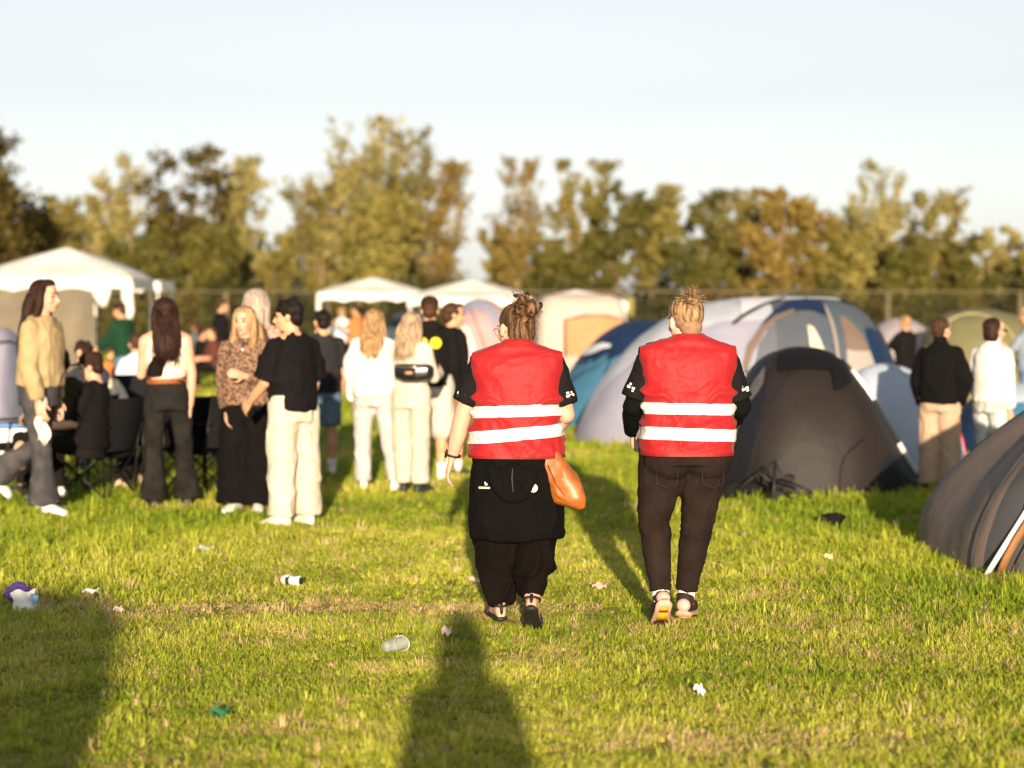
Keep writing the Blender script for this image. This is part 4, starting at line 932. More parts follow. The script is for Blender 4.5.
def dome_tent(name, label, loc, yaw, L, W, H, fly_m, pole_m, door_m=None, sag=.16, group='tents pitched on the meadow', stripe=None, awning=0.0, seed=1, n=48, floor_gap=.02, pe=.85, ropes=True, skip5=False):
    root = empty(name, loc, rad(yaw), label, 'tent', group)
    def S(th, s, off=0.0):
        c, sn = math.cos(th), math.sin(th)
        rr = 1 / ((abs(c) ** 5 + abs(sn) ** 5) ** .2)
        x, y = c * rr * L / 2, sn * rr * W / 2
        k = max(math.cos(s), 0) ** pe * (1 - sag * math.sin(2 * s) * math.cos(2 * th) ** 2)
        q = np.array([x * k, y * k, floor_gap + H * math.sin(s) * (1 - sag * .25 * math.sin(2 * s) * math.cos(2 * th) ** 2)])
        if off: q = q + norm(np.array([x * k / (L * L), y * k / (W * W), q[2] / (H * H) * .4])) * off
        return q
    V = []; Fc = []; m = 20
    for j in range(m):
        for i in range(n): V.append(S(2 * math.pi * i / n, j / m * math.pi / 2))
    V.append(S(0, math.pi / 2)); V = np.array(V)
    nz = (vnoise(V * 5 + 11, seed) - .5) * .05; rr = np.linalg.norm(V[:, :2], axis=1) + 1e-3
    V[:, 0] += V[:, 0] / rr * nz; V[:, 1] += V[:, 1] / rr * nz
    MI = []
    for j in range(m - 1):
        for i in range(n):
            Fc.append((j * n + i, j * n + (i + 1) % n, (j + 1) * n + (i + 1) % n, (j + 1) * n + i)); MI.append(stripe(2 * math.pi * (i + .5) / n, j / m) if stripe else 0)
    for i in range(n): Fc.append(((m - 1) * n + i, (m - 1) * n + (i + 1) % n, m * n)); MI.append(stripe(2 * math.pi * (i + .5) / n, 1) if stripe else 0)
    fly = link_mesh('flysheet', mk_mesh('flysheet', V, Fc, fly_m if isinstance(fly_m, list) else [fly_m], True, MI), root)
    for d in (1, 3, 5, 7):
        if d == 5 and skip5: continue
        th = d * math.pi / 4
        mb = MB(); mb.tube([S(th, s, .012) for s in np.linspace(0, math.pi / 2, 16)], .011, 8); mb.build('pole_sleeve', pole_m, root)
        p = S(th, 0.03); o = norm(np.array([p[0], p[1], 0])) * .5
        if not ropes: continue
        mb = MB(); mb.tube([S(th, .55, .01), np.array([p[0], p[1], 0]) + o], .003, 5); mb.build('guy_rope', mat('rope_pale', (.5, .48, .4), bump=0), root)
    if door_m is not None:
        mb = MB(); mb.grid(lambda u, v: S(-math.pi / 2 + (u - .5) * 1.0 * (1 - .4 * v), .08 + .95 * v, .015), 14, 12); mb.build('door', door_m, fly)
    return root, S

def gazebo(label, px, Y, side, peak, eave, rz=0, walls=(), val=.22):
    p = at(px, 305, Y)
    root = empty('gazebo', (p[0], Y, 0), rad(rz), label, 'gazebo', 'white party gazebos')
    wm = nylon('gazebo_white', (.86, .84, .80), trans=.3, rough=.6); fm = mat('gazebo_frame', (.72, .71, .68), rough=.4, bump=0)
    h = side / 2
    mb = MB(); n = 24; m = 10; rings = []
    for j in range(m + 1):
        t = j / m; V = []
        z = eave + (peak - eave) * (t ** .72) ; r = h * (1 - t) + .01
        for i in range(n):
            a = 8.0 * i / n; k = int(a // 2); q = a - 2 * k
            c = [(-1, -1), (1, -1), (1, 1), (-1, 1)]; A = np.array(c[k]); B = np.array(c[(k + 1) % 4]); xy = A * (1 - q / 2) + B * q / 2
            sagz = -.10 * math.sin(math.pi * q / 2) * math.sin(math.pi * t) * 1.2
            V.append((xy[0] * r, xy[1] * r, z + sagz))
        rings.append(V)
    V = [v for r_ in rings for v in r_]; Fc = [(j * n + i, j * n + (i + 1) % n, (j + 1) * n + (i + 1) % n, (j + 1) * n + i) for j in range(m) for i in range(n)]
    Fc.append(tuple(m * n + i for i in range(n))); mb.add(V, Fc)
    roof = mb.build('canopy', wm, root)
    mb = MB(); V = []
    for i in range(96):
        a = 8.0 * i / 96; k = int(a // 2); q = (a - 2 * k) / 2
        c = [(-1, -1), (1, -1), (1, 1), (-1, 1)]; A = np.array(c[k]); B = np.array(c[(k + 1) % 4]); xy = A * (1 - q) + B * q
        V.append((xy[0] * h, xy[1] * h, eave)); V.append((xy[0] * (h + .015), xy[1] * (h + .015), eave - val + .06 * abs(math.sin(q * math.pi * 4))))
    mb.add(V, [(2 * i, 2 * i + 1, (2 * i + 3) % 192, (2 * i + 2) % 192) for i in range(96)]); mb.build('valance', wm, roof)
    for sx in (-1, 1):
        for sy in (-1, 1):
            mb = MB(); mb.box((sx * (h - .05), sy * (h - .05), eave / 2), (.018, .018, eave / 2)); mb.box((sx * (h - .05), sy * (h - .05), .01), (.05, .05, .012)); mb.build('leg', fm, root)
    for wl in walls:
        if wl[0] == 'front': x0, x1, m_, zb = wl[1:]
        mb = MB(); mb.grid(lambda u, v: (x0 + (x1 - x0) * u, -h + .03 + .05 * math.sin(u * 19 + v * 4) * v + .02 * math.sin(u * 7), zb + (eave - .05 - zb) * (1 - v)), 40, 16); mb.build('side_wall', m_, root)
    return root, h

def build_camp():
    ch = nylon('nylon_charcoal', (.017, .0135, .013), trans=.03); ch2 = nylon('nylon_charcoal_shade', (.010, .011, .016), trans=.03); blk = nylon('nylon_black', (.004, .004, .005), trans=0); st = mat('strap_silver', (.60, .60, .60), rough=.35, bump=.1)
    lav = nylon('nylon_lavender', (.29, .29, .38)); pale = nylon('nylon_pale_grey', (.42, .44, .52)); navy = nylon('nylon_navy', (.010, .026, .075)); cyan = nylon('nylon_cyan', (.05, .16, .27)); pal = nylon('nylon_white_blue', (.44, .51, .62))
    pole = mat('pole_sleeve_black', (.012, .012, .014), rough=.6, bump=.1); pink = nylon('nylon_pink', (.46, .30, .30)); beige = nylon('nylon_beige', (.48, .38, .33)); orange = nylon('mesh_lit_orange', (.42, .22, .10))  # orange light in the cabin window is put into its mesh colour
    # T1 charcoal dome tent
    r, fly, fn, XZ = loft_tent('dome_tent', 'charcoal black dome tent with a grey white strap, pitched right of the two red vests', [(714, 493), (720, 470), (732, 430), (745, 394), (758, 368), (777, 354), (800, 348), (828, 349), (850, 358), (872, 384), (896, 424), (918, 462), (936, 488), (942, 498)], 17.3, .95, ch, wr=.035, seed=5,
        mats=[ch, ch2, blk], mfn=lambda X, z, a, x: 1 if (a < 1.0 and x > .33 + z * .35 and z < .36 - (x - .5) * .3) else (1 if x < -.78 + z * .25 else 0),  # bluer charcoal paints the shade on the lower right facet
        panels=[('vent_hood', blk, [(778, 374), (792, 372), (806, 371), (826, 372), (838, 374), (850, 372)], [(783, 357), (793, 353), (805, 351), (822, 351.5), (838, 357), (848, 366)], .03),
                ('door_flap', blk, [(832, 392), (838, 391), (845, 388), (852, 385)], [(832, 361), (838, 363), (844, 366), (850, 372)], .035),
                ('side_window', glass('mesh_grey', (.16, .15, .15), .6), [(746, 410), (752, 402), (758, 394), (764, 384)], [(750, 396), (756, 384), (762, 376), (768, 368)], .02)],
        poles=[('pole_sleeve', pole, [(848, 362), (868, 384), (892, 422), (914, 460), (932, 490)], .016), ('strap', st, [(856, 372), (868, 388), (877, 402)], .030), ('strap', st, [(904, 446), (914, 462), (924, 478)], .028), ('pole_sleeve', pole, [(722, 488), (738, 430), (756, 386), (778, 360)], .010), ('zip', blk, [(832, 490), (833, 455), (858, 437)], .006), ('door_seam', ch2, [(742, 488), (752, 440), (772, 395), (790, 373)], .006)])
    for (x, d) in ((-1.0, -.4), (1.1, -.35)):
        mb = MB(); mb.tube([(x * .8, -.5, .55), (x * 1.12, -.5 + d * 1.6, .0)], .003, 5); mb.build('guy_rope', mat('rope_pale', (.5, .48, .4), bump=0), r)
    # T2 pale tent between
    loft_tent('dome_tent', 'pale white blue dome tent with a red and navy edge behind the charcoal tent', [(838, 474), (846, 420), (855, 385), (870, 370), (892, 364), (915, 369), (936, 382), (955, 405), (970, 440), (978, 480)], 18.9, .75, pal, wr=.02, seed=9,
        mats=[pal, navy], mfn=lambda X, z, a, x: 1 if x > .62 - z * .1 else 0,
        poles=[('piping', mat('piping_red', (.55, .05, .07), bump=0), [(948, 400), (962, 428), (967, 450), (962, 470)], .010), ('seam', st, [(892, 365), (925, 385), (948, 420), (955, 470)], .006)])
    loft_tent('dome_tent', 'navy and pale blue tent behind the person in the white roll neck', [(944, 478), (960, 432), (978, 405), (1003, 390), (1030, 384), (1065, 392), (1090, 430), (1100, 478)], 21.5, .9, cyan, wr=.02, seed=13, mats=[cyan, navy, pal], mfn=lambda X, z, a, x: 1 if x < -.35 else (2 if (x - .0) ** 2 + (z - .75) ** 2 < .03 else 0))
    # T3 large tunnel tent
    grey = nylon('nylon_grey_blue', (.06, .075, .12)); slate = nylon('nylon_slate', (.075, .095, .125)); win = glass('window_foil', (.12, .135, .16), .62); tanm = nylon('nylon_tan_mesh', (.17, .125, .10)); ltan = nylon('nylon_light_tan', (.32, .29, .27)); white = nylon('nylon_white', (.56, .57, .62))
    S3 = [(576, 446), (582, 425), (590, 405), (604, 382), (622, 358), (646, 336), (668, 320), (695, 307), (722, 300), (750, 297.5), (800, 297.5), (845, 298), (868, 306), (885, 325), (896, 348), (905, 372), (913, 405), (918, 440)]
    r, fly, fn, XZ = loft_tent('tunnel_tent', 'long pale lavender tunnel tent with black arches and a window porch, behind the charcoal tent', S3, 23.4, 1.5, lav, n=64, wr=.04, seed=17,
        mats=[lav, pale, slate, grey], mfn=lambda X, z, a, x: (1 if a > .98 else 0) if x < .30 else (3 if (a < 1.1 and z < 1.0) else 2),
        panels=[('roof_panel', white, [(742, 316), (752, 312), (765, 306), (778, 302), (800, 300.5), (830, 300), (850, 302)], [(745, 300), (755, 299), (768, 298.5), (780, 298), (802, 298), (830, 298), (848, 299)], .02),
                ('porch_panel', slate, [(838, 365), (852, 372), (868, 376), (885, 380)], [(826, 303), (842, 303), (862, 308), (880, 326)], .020),
                ('porch_door', tanm, [(842, 350), (850, 352), (858, 352), (866, 352)], [(840, 318), (846, 319), (852, 324), (860, 336)], .032),
                ('porch_door_base', ltan, [(840, 372), (850, 372), (860, 372), (872, 374)], [(842, 350), (850, 352), (858, 352), (866, 352)], .031),
                ('side_panel', navy, [(869, 372), (880, 374), (892, 378), (902, 382)], [(864, 330), (874, 330), (884, 336), (894, 352)], .026),
                ('porch_window', win, [(745, 384), (765, 366), (785, 360), (805, 352), (826, 352)], [(756, 345), (768, 330), (785, 318), (805, 314), (824, 318)], .035),
                ('curtain', cloth('curtain_cream', (.55, .50, .38)), [(806, 352), (810, 352), (814, 353), (820, 354)], [(806, 328), (808, 328), (812, 330), (816, 340)], .045),
                ('blue_panel', slate, [(816, 346), (820, 346), (824, 347), (829, 348)], [(812, 320), (817, 318), (822, 318), (828, 322)], .04),
                ('arch_panel', navy, [(762, 330), (775, 321), (790, 314), (805, 311), (818, 312), (828, 317)], [(764, 322), (776, 312), (790, 304), (806, 301), (818, 301), (828, 304)], .03),
                ('arch_lining', tanm, [(742, 372), (750, 352), (762, 335), (778, 322), (796, 315)], [(738, 366), (745, 345), (758, 330), (775, 318), (796, 311)], .036)],
        poles=[('pole_sleeve', pole, [(733, 324), (744, 316), (758, 309), (775, 303), (792, 299)], .022), ('pole_sleeve', pole, [(741, 372), (745, 350), (757, 331), (774, 314), (795, 304), (814, 300)], .022), ('pole_sleeve', pole, [(846, 299), (866, 308), (882, 325), (893, 350), (900, 380)], .026), ('post', ltan, [(828, 304), (832, 325), (833, 362)], .024),
               ('seam', grey, [(640, 436), (650, 400), (672, 350), (700, 312)], .008), ('seam', grey, [(660, 372), (668, 352), (690, 340), (706, 342)], .006), ('peg_strap', mat('piping_red', (.55, .05, .07), bump=0), [(884, 316), (888, 322), (889, 330)], .03)])
    # T4 blue tent behind it
    loft_tent('dome_tent', 'navy and cyan blue dome tent with a white flap, left of the lavender tunnel tent', [(548, 428), (556, 405), (566, 382), (582, 358), (602, 336), (625, 322), (650, 319), (680, 326), (705, 350), (720, 400), (726, 425)], 27.0, 1.4, navy, n=48, wr=.04, seed=23,
        mats=[navy, cyan], mfn=lambda X, z, a, x: 1 if (z < .95 + (x + .4) * .30 and x < .0) else 0,
        panels=[('white_flap', nylon('nylon_white', (.56, .57, .62)), [(583, 360), (592, 357), (602, 352), (610, 350)], [(585, 355), (594, 349), (603, 346), (611, 347)], .05)],
        poles=[('seam', pole, [(588, 418), (596, 392), (604, 372), (613, 352)], .012), ('seam', pole, [(560, 394), (580, 374), (600, 366), (612, 350)], .009)])
    # T5 pink dome and beige cabin
    loft_tent('dome_tent', 'dusty pink dome tent with a lavender arch, behind the woman with the messy bun', [(444, 410), (447, 360), (452, 325), (462, 305), (474, 299), (490, 300), (505, 310), (520, 330), (534, 362), (545, 410)], 31, 1.3, pink, wr=.04, seed=29,
        panels=[('arch_panel', nylon('nylon_lavender', (.29, .29, .38)), [(450, 338), (458, 318), (472, 310), (486, 314), (496, 330)], [(449, 326), (456, 308), (472, 301), (488, 303), (500, 318)], .03), ('pale_panel', nylon('nylon_light_pink', (.74, .58, .52)), [(450, 372), (465, 372), (482, 372)], [(456, 330), (463, 326), (470, 330)], .03)],
        poles=[('seam', pole, [(498, 400), (490, 360), (476, 322), (470, 308)], .008)])
    r = empty('cabin_tent', tuple(at(577, 305, 34.5) * np.array((1, 1, 0))), rad(4), 'beige cabin tent with a wide mesh window coloured as if orange lit, behind the blue tent', 'tent', 'tents pitched on the meadow')
    mb = MB(); ppm = F / 33.6; hw = 46 / ppm
    prof = [(0, 1.0), (1.05, .985), (1.5, .955), (1.72, .87), (1.82, .70), (1.85, .0)]
    mb.loft([(0, 0, z) for z, s in prof], [(hw * s + .02, 0, 0) for z, s in prof], [(0, 1.0 * s + .02, 0) for z, s in prof], 48, 7)
    bt = mb.build('tent_body', beige, r)
    mb = MB(); mb.grid(lambda u, v: (-.30 + .98 * u, -1.045 + .012 * math.sin(u * 9) - .005 * v, .80 + (.62 + .05 * math.sin(math.pi * u)) * v), 12, 8); mb.build('mesh_window', orange, bt)
    mb = MB(); mb.tube([(-.31, -1.05, .78), (-.31, -1.04, 1.40), (.0, -1.035, 1.475), (.4, -1.035, 1.47), (.69, -1.04, 1.40), (.69, -1.05, .78)], .022, 8); mb.build('window_binding', mat('binding_brown', (.10, .05, .03), bump=0), bt)
    # far right tents
    ol = nylon('nylon_olive', (.16, .15, .075)); gr = nylon('nylon_green', (.04, .08, .045)); gy = nylon('nylon_grey_pink', (.36, .32, .34))
    loft_tent('dome_tent', 'olive green dome tent far behind the right hand pair', [(926, 388), (930, 350), (938, 328), (952, 315), (975, 309), (1003, 309), (1030, 316), (1050, 335), (1058, 388)], 34, 1.4, ol, wr=.03, seed=31, mats=[ol, gr], mfn=lambda X, z, a, x: 1 if x > .62 + .1 * z else 0, poles=[('seam', mat('olive_seam', (.42, .40, .2), bump=0), [(936, 332), (960, 316), (985, 312), (1010, 330), (1020, 370)], .014)])
    loft_tent('dome_tent', 'low grey pink dome tent far off between the lavender and the olive tents', [(868, 378), (874, 345), (884, 326), (900, 318), (920, 320), (936, 330), (944, 350), (950, 378)], 37, 1.2, gy, wr=.03, seed=37)
    loft_tent('dome_tent', 'lavender grey dome tent cut by the left edge of the view', [(-60, 460), (-52, 400), (-35, 350), (-18, 331), (-5, 327), (5, 336), (12, 362), (18, 405), (24, 455)], 21.5, .8, lav, wr=.03, seed=41, mats=[lav, navy], mfn=lambda X, z, a, x: 1 if z > 1.42 else 0, poles=[('seam', pole, [(-10, 345), (5, 342), (18, 345)], .014)])
    # T9 near grey tent at right edge
    g9 = nylon('nylon_warm_grey_lit', (.14, .108, .092), trans=.02); g9b = nylon('nylon_cool_grey_shade', (.050, .053, .058), trans=.02)  # lit left panel and shaded front are painted in as two greys
    r, S = dome_tent('dome_tent', 'warm grey dome tent with an orange brown zip, cut by the right edge', (4.12, 12.98, 0), 3, 2.70, 2.15, 1.36, [g9, g9b, navy], nylon('sleeve_cool_grey', (.045, .048, .055), trans=0), None, sag=.10, seed=43, pe=2.2, ropes=False, skip5=True,
        stripe=lambda th, s: 2 if .9 < th < 2.2 else (0 if 2.2 < th < 3.78 else 1))
    Zp = lambda s, o=0: S(3.90 + .34 * s + o, s, .022)
    mb = MB(); mb.tube([Zp(s) for s in np.linspace(.0, 1.35, 18)], .026, 8, flat=.4); mb.build('zip_band', mat('zip_orange_brown', (.22, .10, .035), rough=.6, bump=.4), r)
    mb = MB(); mb.tube([Zp(s, .05) for s in np.linspace(.0, 1.35, 18)], .009, 8, flat=.5); mb.build('zip', mat('zip_brown', (.06, .03, .015), rough=.6, bump=.4), r)
    mb = MB(); mb.tube([S(3.72, s, .014) for s in np.linspace(.0, 1.4, 18)], .012, 8); mb.build('seam', mat('seam_dark_grey', (.03, .03, .035), bump=0), r)
    q = S(3.97, .30, .035); g = S(3.86, 0.0, .10); g[2] = .01
    mb = MB(); mb.tube([q, (q + g) / 2, g], .017, 8, flat=.4); mb.build('peg_strap', st, r)
    mb = MB(); mb.ell(q, (.026, .02, .018)); mb.build('buckle', mat('buckle_yellow', (.75, .38, .03), rough=.4, bump=0), r)
    # unseen tent added behind the camera to cast shadow into the lower left corner
    dome_tent('dome_tent', 'unseen dark green dome tent behind the photographer, added to shade the lower left corner', (-2.22, -4.2, 0), 0, 2.75, 3.0, 2.52, nylon('nylon_dark_green', (.03, .06, .04)), pole, seed=47, ropes=False)
    # gazebos
    tan = nylon('gazebo_wall_tan', (.15, .125, .085), trans=.18, vs=1.2, var=.25)
    r, h = gazebo('large white gazebo with a tan side wall on the far left', 68, 35, 2.62, 2.66, 2.10, 2, walls=[('front', -1.28, .68, tan, .15)])
    wm = nylon('gazebo_white', (.86, .84, .80))
    mb = MB(); mb.tube([(h - .05, -h + .02, 2.02), (h - .07, -h - .02, 1.8), (h - .02, -h, 1.55), (h - .05, -h, 1.35)], [.10, .10, .07, .04], 10, flat=.5); mb.build('tied_curtain', wm, r)
    mb = MB(); mb.tube([(.80, -h + .02, 2.02), (.82, -h - .02, 1.8), (.84, -h, 1.62)], [.20, .13, .05], 12, flat=.3); mb.build('tied_curtain', wm, r)
    gazebo('small white gazebo roof just behind the tan walled gazebo', 126, 41, 1.7, 2.22, 2.12, 0)
    r, h = gazebo('white gazebo with one clear white post, behind the women in white', 374, 47, 2.45, 2.30, 1.92, 0, val=.20)
    mb = MB(); mb.grid(lambda u, v: (-h - .01 + .09 * u, -h - .01, 1.75 - 1.7 * v), 3, 10); mb.build('tied_curtain', wm, r)
    gazebo('white gazebo peak between the hoodie with yellow discs and the messy bun', 471, 43, 2.6, 2.20, 1.80, 0, val=.2)
    gazebo('white gazebo peak just showing over the beige cabin tent', 577, 46, 2.2, 2.00, 1.72, 0, val=.2)
    loft_tent('dome_tent', 'pale lavender tent with a dark doorway under the middle gazebo', [(380, 365), (384, 330), (392, 316), (405, 312), (422, 313), (430, 330), (436, 365)], 50, 1.0, lav, seed=53, panels=[('doorway', nylon('nylon_slate_green', (.05, .08, .08)), [(388, 360), (402, 360)], [(388, 320), (402, 320)], .03)])
    # fence
    fr = empty('fence', (0, 62, 0), 0, 'long pale meadow fence with square posts and thin wire running in front of the trees', 'fence')
    wood = mat('fence_wood', (.15, .125, .07), rough=.8); wire = mat('fence_wire', (.10, .09, .06), rough=.6, bump=0)
    xs = [((px - 512) / F) * 62 for px in np.arange(-164, 1190, 132.3)]
    for i, x in enumerate(xs):
        mb = MB(); mb.box((x - .2, 0, 1.03), (.06, .05, 1.03)); mb.build('post', wood, fr)
    for z, t in ((2.07, .022), (.25, .015)):
        mb = MB(); mb.tube([(xs[0], -.1, z), (xs[-1], -.1, z)], t, 6); mb.build('rail', wood, fr)
    mb = MB()
    x = xs[0]
    while x < xs[-1]: mb.tube([(x, -.12, .05), (x, -.12, 2.05)], .006, 3); x += .22
    for z in np.arange(.2, 2.05, .2): mb.tube([(xs[0], -.12, z), (xs[-1], -.12, z)], .006, 3)
    mb.build('wire_mesh', wire, fr)
    sg = empty('sign', tuple(np.array([at(630, 305, 61.7)[0], 61.7, 0])), 0, 'plain dull yellow notice fixed to the fence post beyond the blue tent', 'sign')
    mb = MB(); mb.box((0, 0, 1.60), (.13, .01, .30)); mb.build('sign_board', mat('sign_yellow', (.20, .18, .05), bump=0), sg)

def build_litter():
    # collapsed chair frame and black bag by the charcoal tent
    p = gp(778, 505); r = empty('folding_chair_frame', (p[0], p[1], gz(p[0], p[1])), 0, 'collapsed black folding chair frame lying in front of the charcoal tent', 'chair frame')
    st = mat('frame_black', (.012, .012, .013), rough=.5, bump=0); k = F / p[1]
    def Z(px, py, dy=0): return ((px - 778) / k, dy, (504 - py) / k)
    for i, (a, b, w) in enumerate([((774, 461), (770, 495), .014), ((774, 461), (738, 486), .006), ((776, 462), (783, 480), .006), ((758, 472), (786, 494), .013), ((757, 473), (809, 490), .008), ((783, 480), (806, 488), .009), ((809, 490), (809, 501), .012), ((766, 497), (800, 506), .012), ((786, 494), (797, 504), .012), ((765, 468), (776, 490), .008)]):
        mb = MB(); mb.tube([Z(*a, -.05 + .06 * (i % 3)), Z(*b, -.22 + .08 * (i % 4))], w, 8); mb.build('frame_bar', st, r)
    mb = MB(); mb.grid(lambda u, v: Z(768 + 28 * u, 478 + 16 * v + 4 * math.sin(6 * u), .05 + .05 * math.sin(5 * v)), 8, 6); mb.build('torn_canvas', cloth('canvas_dark', (.03, .025, .025)), r)
    def lump(name, label, cat, px, py, size, m, seed, parts=(), group=None, amp=.35, voxel=None):
        p = gp(px, py); r = empty(name, (p[0], p[1], gz(p[0], p[1])), seed, label, cat, group)
        rr = np.random.default_rng(seed); mb = MB(); sx, sy, sz = size
        mb.ell((0, 0, sz * .55), (sx, sy, sz * .6))
        for i in range(6):
            a = rr.uniform(0, 6.28); mb.ell((sx * .6 * math.cos(a), sy * .6 * math.sin(a), sz * rr.uniform(.3, .9)), np.array((sx, sy, sz)) * rr.uniform(.3, .55))
        solid(mb, 'crumpled_body', m, r, voxel or max(sx * .06, .004), 2, folds(sx * amp * .3, tuple(np.array((.35, .35, .35)) / sx * 4), seed, sx * .05)); return r
    lump('bag', 'black holdall lying in the grass at the left foot of the charcoal tent', 'bag', 738, 501, (.19, .13, .15), cloth('bag_black', (.008, .008, .008)), 3)
    lump('crumpled_jacket', 'small black crumpled jacket lying alone in the grass before the charcoal tent', 'jacket', 831, 527, (.115, .07, .09), cloth('bag_black', (.008, .008, .008)), 4, amp=.9)
    r = lump('plastic_bag', 'crumpled purple plastic wrapper under a white carton in the grass at the far left', 'wrapper', 17, 601, (.12, .08, .065), nylon('plastic_purple', (.10, .05, .25), trans=.1, rough=.3), 5, amp=.9)
    def flat(name, label, cat, px, py, w, h, m, yaw=0, tilt=.3, bend=.01, nm='sheet'):
        p = gp(px, py); r = empty(name, (p[0], p[1], gz(p[0], p[1]) + .035), rad(yaw), label, cat)
        mb = MB()
        def fn(u, v):
            x = (u - .5) * w; y = (v - .5) * h; return (x * (1 + .1 * math.sin(7 * v)), y * math.cos(tilt), y * math.sin(tilt) + bend * math.sin(9 * u + 5 * v) + bend)
        mb.grid(fn, 8, 8); mb.grid(lambda u, v: tuple(np.array(fn(u, v)) - np.array((0, 0, .003))), 8, 8); mb.build(nm, m, r); return r
    wp = mat('paper_white', (.76, .74, .70), rough=.7, bump=.3, bs=60); pp = mat('paper_pinkish', (.70, .50, .40), rough=.8, bump=.3, bs=60)
    r = flat('carton', 'white and pale blue carton lying on the purple wrapper at the far left', 'carton', 25, 609, .13, .16, wp, 25, .8, .010)
    mb = MB(); mb.box((.052, .0, .03), (.012, .05, .02)); mb.build('carton_side', mat('carton_blue', (.30, .55, .72), rough=.5), r)
    flat('paper_scrap', 'white paper scrap in the grass right of the purple wrapper', 'litter', 91, 597, .09, .025, wp, 20, .4)
    flat('paper_scrap', 'faint pinkish paper scrap below the white scrap at the far left', 'litter', 119, 616, .05, .04, pp, 40)
    flat('paper_scrap', 'bright white scrap lying alone in the foreground below the two people', 'litter', 700, 699, .04, .045, wp, 30, .6)
    flat('paper_scrap', 'small pink white scrap between the clear cup and the long shadow', 'litter', 447, 640, .05, .045, pp, 10, .7)
    flat('paper_scrap', 'pinkish tissue scrap just left of the messy bun woman feet', 'litter', 475, 586, .06, .05, pp, 70, .5)
    flat('paper_scrap', 'pale tissue between the two walkers at knee height', 'litter', 600, 592, .08, .05, pp, -20, .4)
    flat('paper_scrap', 'yellowish scrap in the bright grass right of the two people', 'litter', 829, 563, .06, .04, mat('paper_yellow', (.70, .60, .35)), 10, .5)
    flat('plastic_scrap', 'translucent plastic scrap in the grass near the cream trousers', 'litter', 205, 554, .12, .06, glass('plastic_clear_dull', (.55, .62, .62), .6), 5, .3)
    flat('plastic_scrap', 'green plastic scrap in the foreground grass', 'litter', 220, 721, .07, .035, nylon('plastic_green', (.03, .18, .09), trans=.3), 15, .5)
    p = gp(292, 588); r = empty('drink_can', (p[0], p[1], gz(p[0], p[1]) + .05), rad(-25), 'crushed white and black drink can lying in the grass left of centre', 'can')
    mb = MB(); mb.loft([(-.058, 0, 0), (-.054, 0, 0), (-.02, 0, .004), (.02, 0, -.003), (.050, 0, 0), (.058, 0, 0)], [(0, a, 0) for a in (.022, .031, .027, .031, .031, .026)], [(0, 0, a) for a in (.022, .031, .030, .026, .031, .026)], 20)
    cn = mb.build('can_body', mat('can_white', (.75, .76, .74), rough=.3, metal=.3, bump=.1), r); disc('can_end', (.0585, 0, 0), (1, 0, 0), .022, mat('can_dark', (.02, .03, .03), rough=.3, bump=0), cn, .002)
    mb = MB(); mb.loft([(-.03, 0, 0), (-.005, 0, .0)], [(0, .0305, 0), (0, .0305, 0)], [(0, 0, .031), (0, 0, .031)], 20, cap=False); mb.build('can_label', mat('can_dark', (.02, .03, .03)), cn)
    p = gp(386, 656); r = empty('plastic_cup', (p[0], p[1], gz(p[0], p[1]) + .055), rad(55), 'crushed clear plastic cup in the grass left of the photographer shadow', 'cup')
    mb = MB(); L = .12
    for off in (0, -.0015):
        mb.loft([(x, 0, .0) for x in np.linspace(0, L, 6)], [(0, a + off, 0) for a in np.linspace(.030, .046, 6)], [(0, .008 * math.sin(i), (.024 + .012 * i / 5) + off) for i in range(6)], 24, cap=False)
    cp = mb.build('cup_wall', glass('cup_clear', (.50, .53, .50), .32), r); mb = MB(); mb.tube([(L, .046 * math.cos(t), .036 * math.sin(t)) for t in np.linspace(0, 2 * math.pi, 24)], .0022, 6); mb.build('rim', glass('cup_rim', (.8, .82, .8), .6), cp)
    disc('base', (.0, 0, 0), (1, 0, 0), .026, glass('cup_clear', (.50, .53, .50), .32), cp, .002)
    p = at(8, 440, 20.2); r = empty('cool_box', (p[0], 20.2, 0), rad(10), 'white cool box with a blue panel at the left edge behind the striding woman', 'box')
    mb = MB(); mb.loft([(0, 0, .02), (0, 0, .38), (0, 0, .40)], [(.20, 0, 0), (.215, 0, 0), (.21, 0, 0)], [(0, .15, 0), (0, .16, 0), (0, .155, 0)], 24, 6); b = mb.build('box_body', mat('plastic_white', (.75, .75, .76), rough=.4, bump=0), r)
    mb = MB(); mb.loft([(0, 0, .405), (0, 0, .45), (0, 0, .46)], [(.22, 0, 0), (.22, 0, 0), (.20, 0, 0)], [(0, .165, 0), (0, .165, 0), (0, .15, 0)], 24, 6); mb.build('lid', mat('plastic_blue', (.06, .16, .35), rough=.4, bump=0), r)
